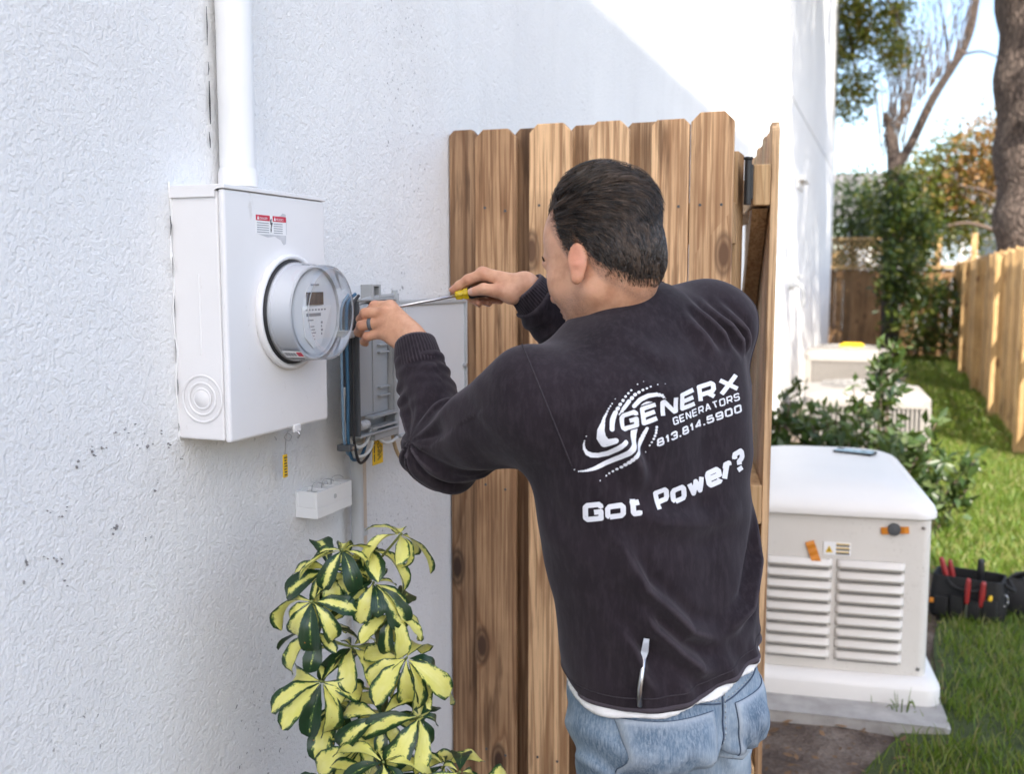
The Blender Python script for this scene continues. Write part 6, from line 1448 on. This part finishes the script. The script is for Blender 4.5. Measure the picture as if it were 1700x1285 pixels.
# the print, drawn in print units (about 0.8 mm) and draped over the back: x to the wearer's right, y up
PLC = (-.02731, .00098, .0001083, -1.437e-06, .0001275, 1.463e-05, 3.451e-05, -1.932e-05)
PZC = (1.289, -7.351e-05, .0008052, 2.765e-05, -3.928e-05, 3.579e-07, -1.294e-05, 2.499e-05)
def drape(V):
    x, y = V[:, 0], V[:, 1]; B = np.stack([np.ones_like(x), x, y, x * y / 100, x * x / 100, x ** 3 / 1e4, y * y / 100, x * x * y / 1e4], 1)
    return np.stack([B @ A3(PLC), B @ A3(PZC)], 1)
def build_print(sh):
    r = radians
    gx = text_segs('GENERX', -67, 0, 29.5, 30, 4.2, 7.2, r(20.7), .27)
    arcs = [([(545, 145), (505, 165), (465, 210), (425, 255), (385, 310), (355, 370), (335, 425), (318, 480)], [3, 5, 8, 10, 14, 20, 24, 20]),
            ([(695, 160), (640, 165), (590, 180), (540, 205), (490, 240), (445, 290), (410, 340), (390, 380)], [3, 5, 7, 10, 14, 17, 16, 12]),
            ([(700, 290), (690, 265), (665, 240), (625, 235), (575, 245), (525, 275), (485, 320)], [5, 7, 12, 16, 18, 20, 18]),
            ([(352, 272), (327, 305), (305, 340), (288, 378), (270, 410), (255, 450), (240, 490), (245, 540), (275, 580), (330, 560)], [4, 6, 8, 10, 13, 18, 25, 30, 32, 22]),
            ([(150, 535), (142, 570), (140, 600), (145, 630), (165, 660), (200, 675), (245, 675), (300, 655), (350, 615), (395, 570)], [5, 6, 9, 12, 16, 20, 20, 22, 22, 18]),
            ([(65, 772), (95, 783), (125, 782), (160, 777), (195, 770), (230, 760), (270, 745), (320, 715), (370, 680), (420, 640), (460, 590), (480, 540), (490, 490)], [5, 6, 8, 11, 14, 16, 18, 20, 22, 24, 24, 24, 22]),
            ([(245, 850), (297, 820), (345, 787), (392, 750), (430, 710), (463, 670), (492, 632), (520, 590), (540, 550), (555, 510), (568, 478)], [5, 7, 9, 12, 15, 16, 17, 17, 16, 15, 12]),
            ([(568, 648), (592, 598), (612, 550), (626, 508), (633, 468)], [5, 7, 9, 10, 10]), ([(562, 330), (578, 322), (594, 322)], [38, 40, 38])]
    D = []
    for P, R in arcs:
        for i, ((x, y), q) in enumerate(zip(P, R)):
            k = 1
            if i + 1 < len(P): k = 9 if min(q, R[i + 1]) > 15 else (2 if q > 5 else 1)
            for t in range(k):
                u = t / k; X, Y, Q = x, y, q
                if u: X, Y, Q = x + (P[i + 1][0] - x) * u, y + (P[i + 1][1] - y) * u, q + (R[i + 1] - q) * u
                D.append((-160 + X * .2334, 120 - Y * .2334, Q * .225, Q * .2, radians(40)))
    for name, S, dd, cl in (('emblem_and_name', gx, D, 2.0), ('generators_lettering', text_segs('GENERATORS', 17, 13, 12.2, 9.7, 2.1, 2.2, r(22), .25), [], 0), ('phone_number', text_segs('813.814.5900', -11, -22, 13, 12.4, 2.6, 2.9, r(23), .25), [], 0),
                        ('got_lettering', text_segs('Got', -133, -147.5, 32, 34.5, 3, 8.6, r(4), .06, .0006), [], 0), ('power_lettering', text_segs('Power?', -8, -132, 33.5, 26.4, 2.4, 7.9, r(21), .22, .00075), [], 0)):
        V, F = strokes_mesh(S, dd, .55, cl); lay(name, drape(V), F, sh)
build_man()

# ------------------------------------------------------------------ screwdrivers
def screwdriver():
    a, b, c, e = A3((.176, 1.572, 1.4465)), A3((.284, 1.6045, 1.468)), A3((.3065, 1.6115, 1.4725)), A3((.383, 1.634, 1.488))
    t = thing('screwdriver', 'long screwdriver with yellow and black handle held in both hands', 'screwdriver', tuple(b))
    O = Vector(b); P = lambda q: Vector(q) - O
    MB().tube([P(a), P(a + (b - a) * .1), P(b + (c - b) * .5)], [.0016, .0026, .0026], 10).build('blade', M['steel'], t, smooth=True)
    d = P(c).normalized(); q = d.to_track_quat('Z', 'Y').to_matrix(); R = []
    L = (Vector(c) - O).length
    for s, r in ((0, .0045), (.0015, .0072), (L * .45, .0088), (L * .5, .0075), (L * .6, .0078), (L * .68, .0096), (L, .0098)):
        R.append([q @ Vector((r * (1 + .09 * cos(6 * x)) * cos(x), r * (1 + .09 * cos(6 * x)) * sin(x), s)) for x in np.linspace(0, 2 * pi, 48, endpoint=False)])
    MB().rings(R).build('yellow_handle', M['amber'], t, smooth=True)
    L2 = (Vector(e) - Vector(c)).length; R = []
    for s, r in ((0, .0100), (.004, .0118), (.012, .0105), (.03, .0128), (L2 * .8, .0132), (L2 * .96, .0105), (L2, .006)):
        R.append([P(c) + q @ Vector((r * (1 + .05 * cos(6 * x)) * cos(x), r * (1 + .05 * cos(6 * x)) * sin(x), s)) for x in np.linspace(0, 2 * pi, 48, endpoint=False)])
    MB().rings(R).build('black_grip', M['black'], t, smooth=True)
    t = thing('small_screwdriver', 'bare flat screwdriver blade sticking up from the back of the jeans waistband', 'screwdriver', (.6985, 1.2845, .925))
    MB().tube([(-.0005, .004, -.010), (.0, .0005, .015), (.004, .007, .060)], [.0036, .0034, .0032], 12).build('blade', M['steel'], t, smooth=True)
    m = MB(); vs = []
    for z, w, k in ((.058, .0032, .0032), (.066, .0050, .0019), (.078, .0042, .0013), (.0835, .0038, .0006)): vs.append([Vector((.0038 + (z - .058) * .08 + sx * w, .0068 + (z - .058) * .22 + sy * k, z)) for sx, sy in ((-1, -1), (1, -1), (1, 1), (-1, 1))])
    m.rings(vs).build('tip', M['steel'], t)
screwdriver()
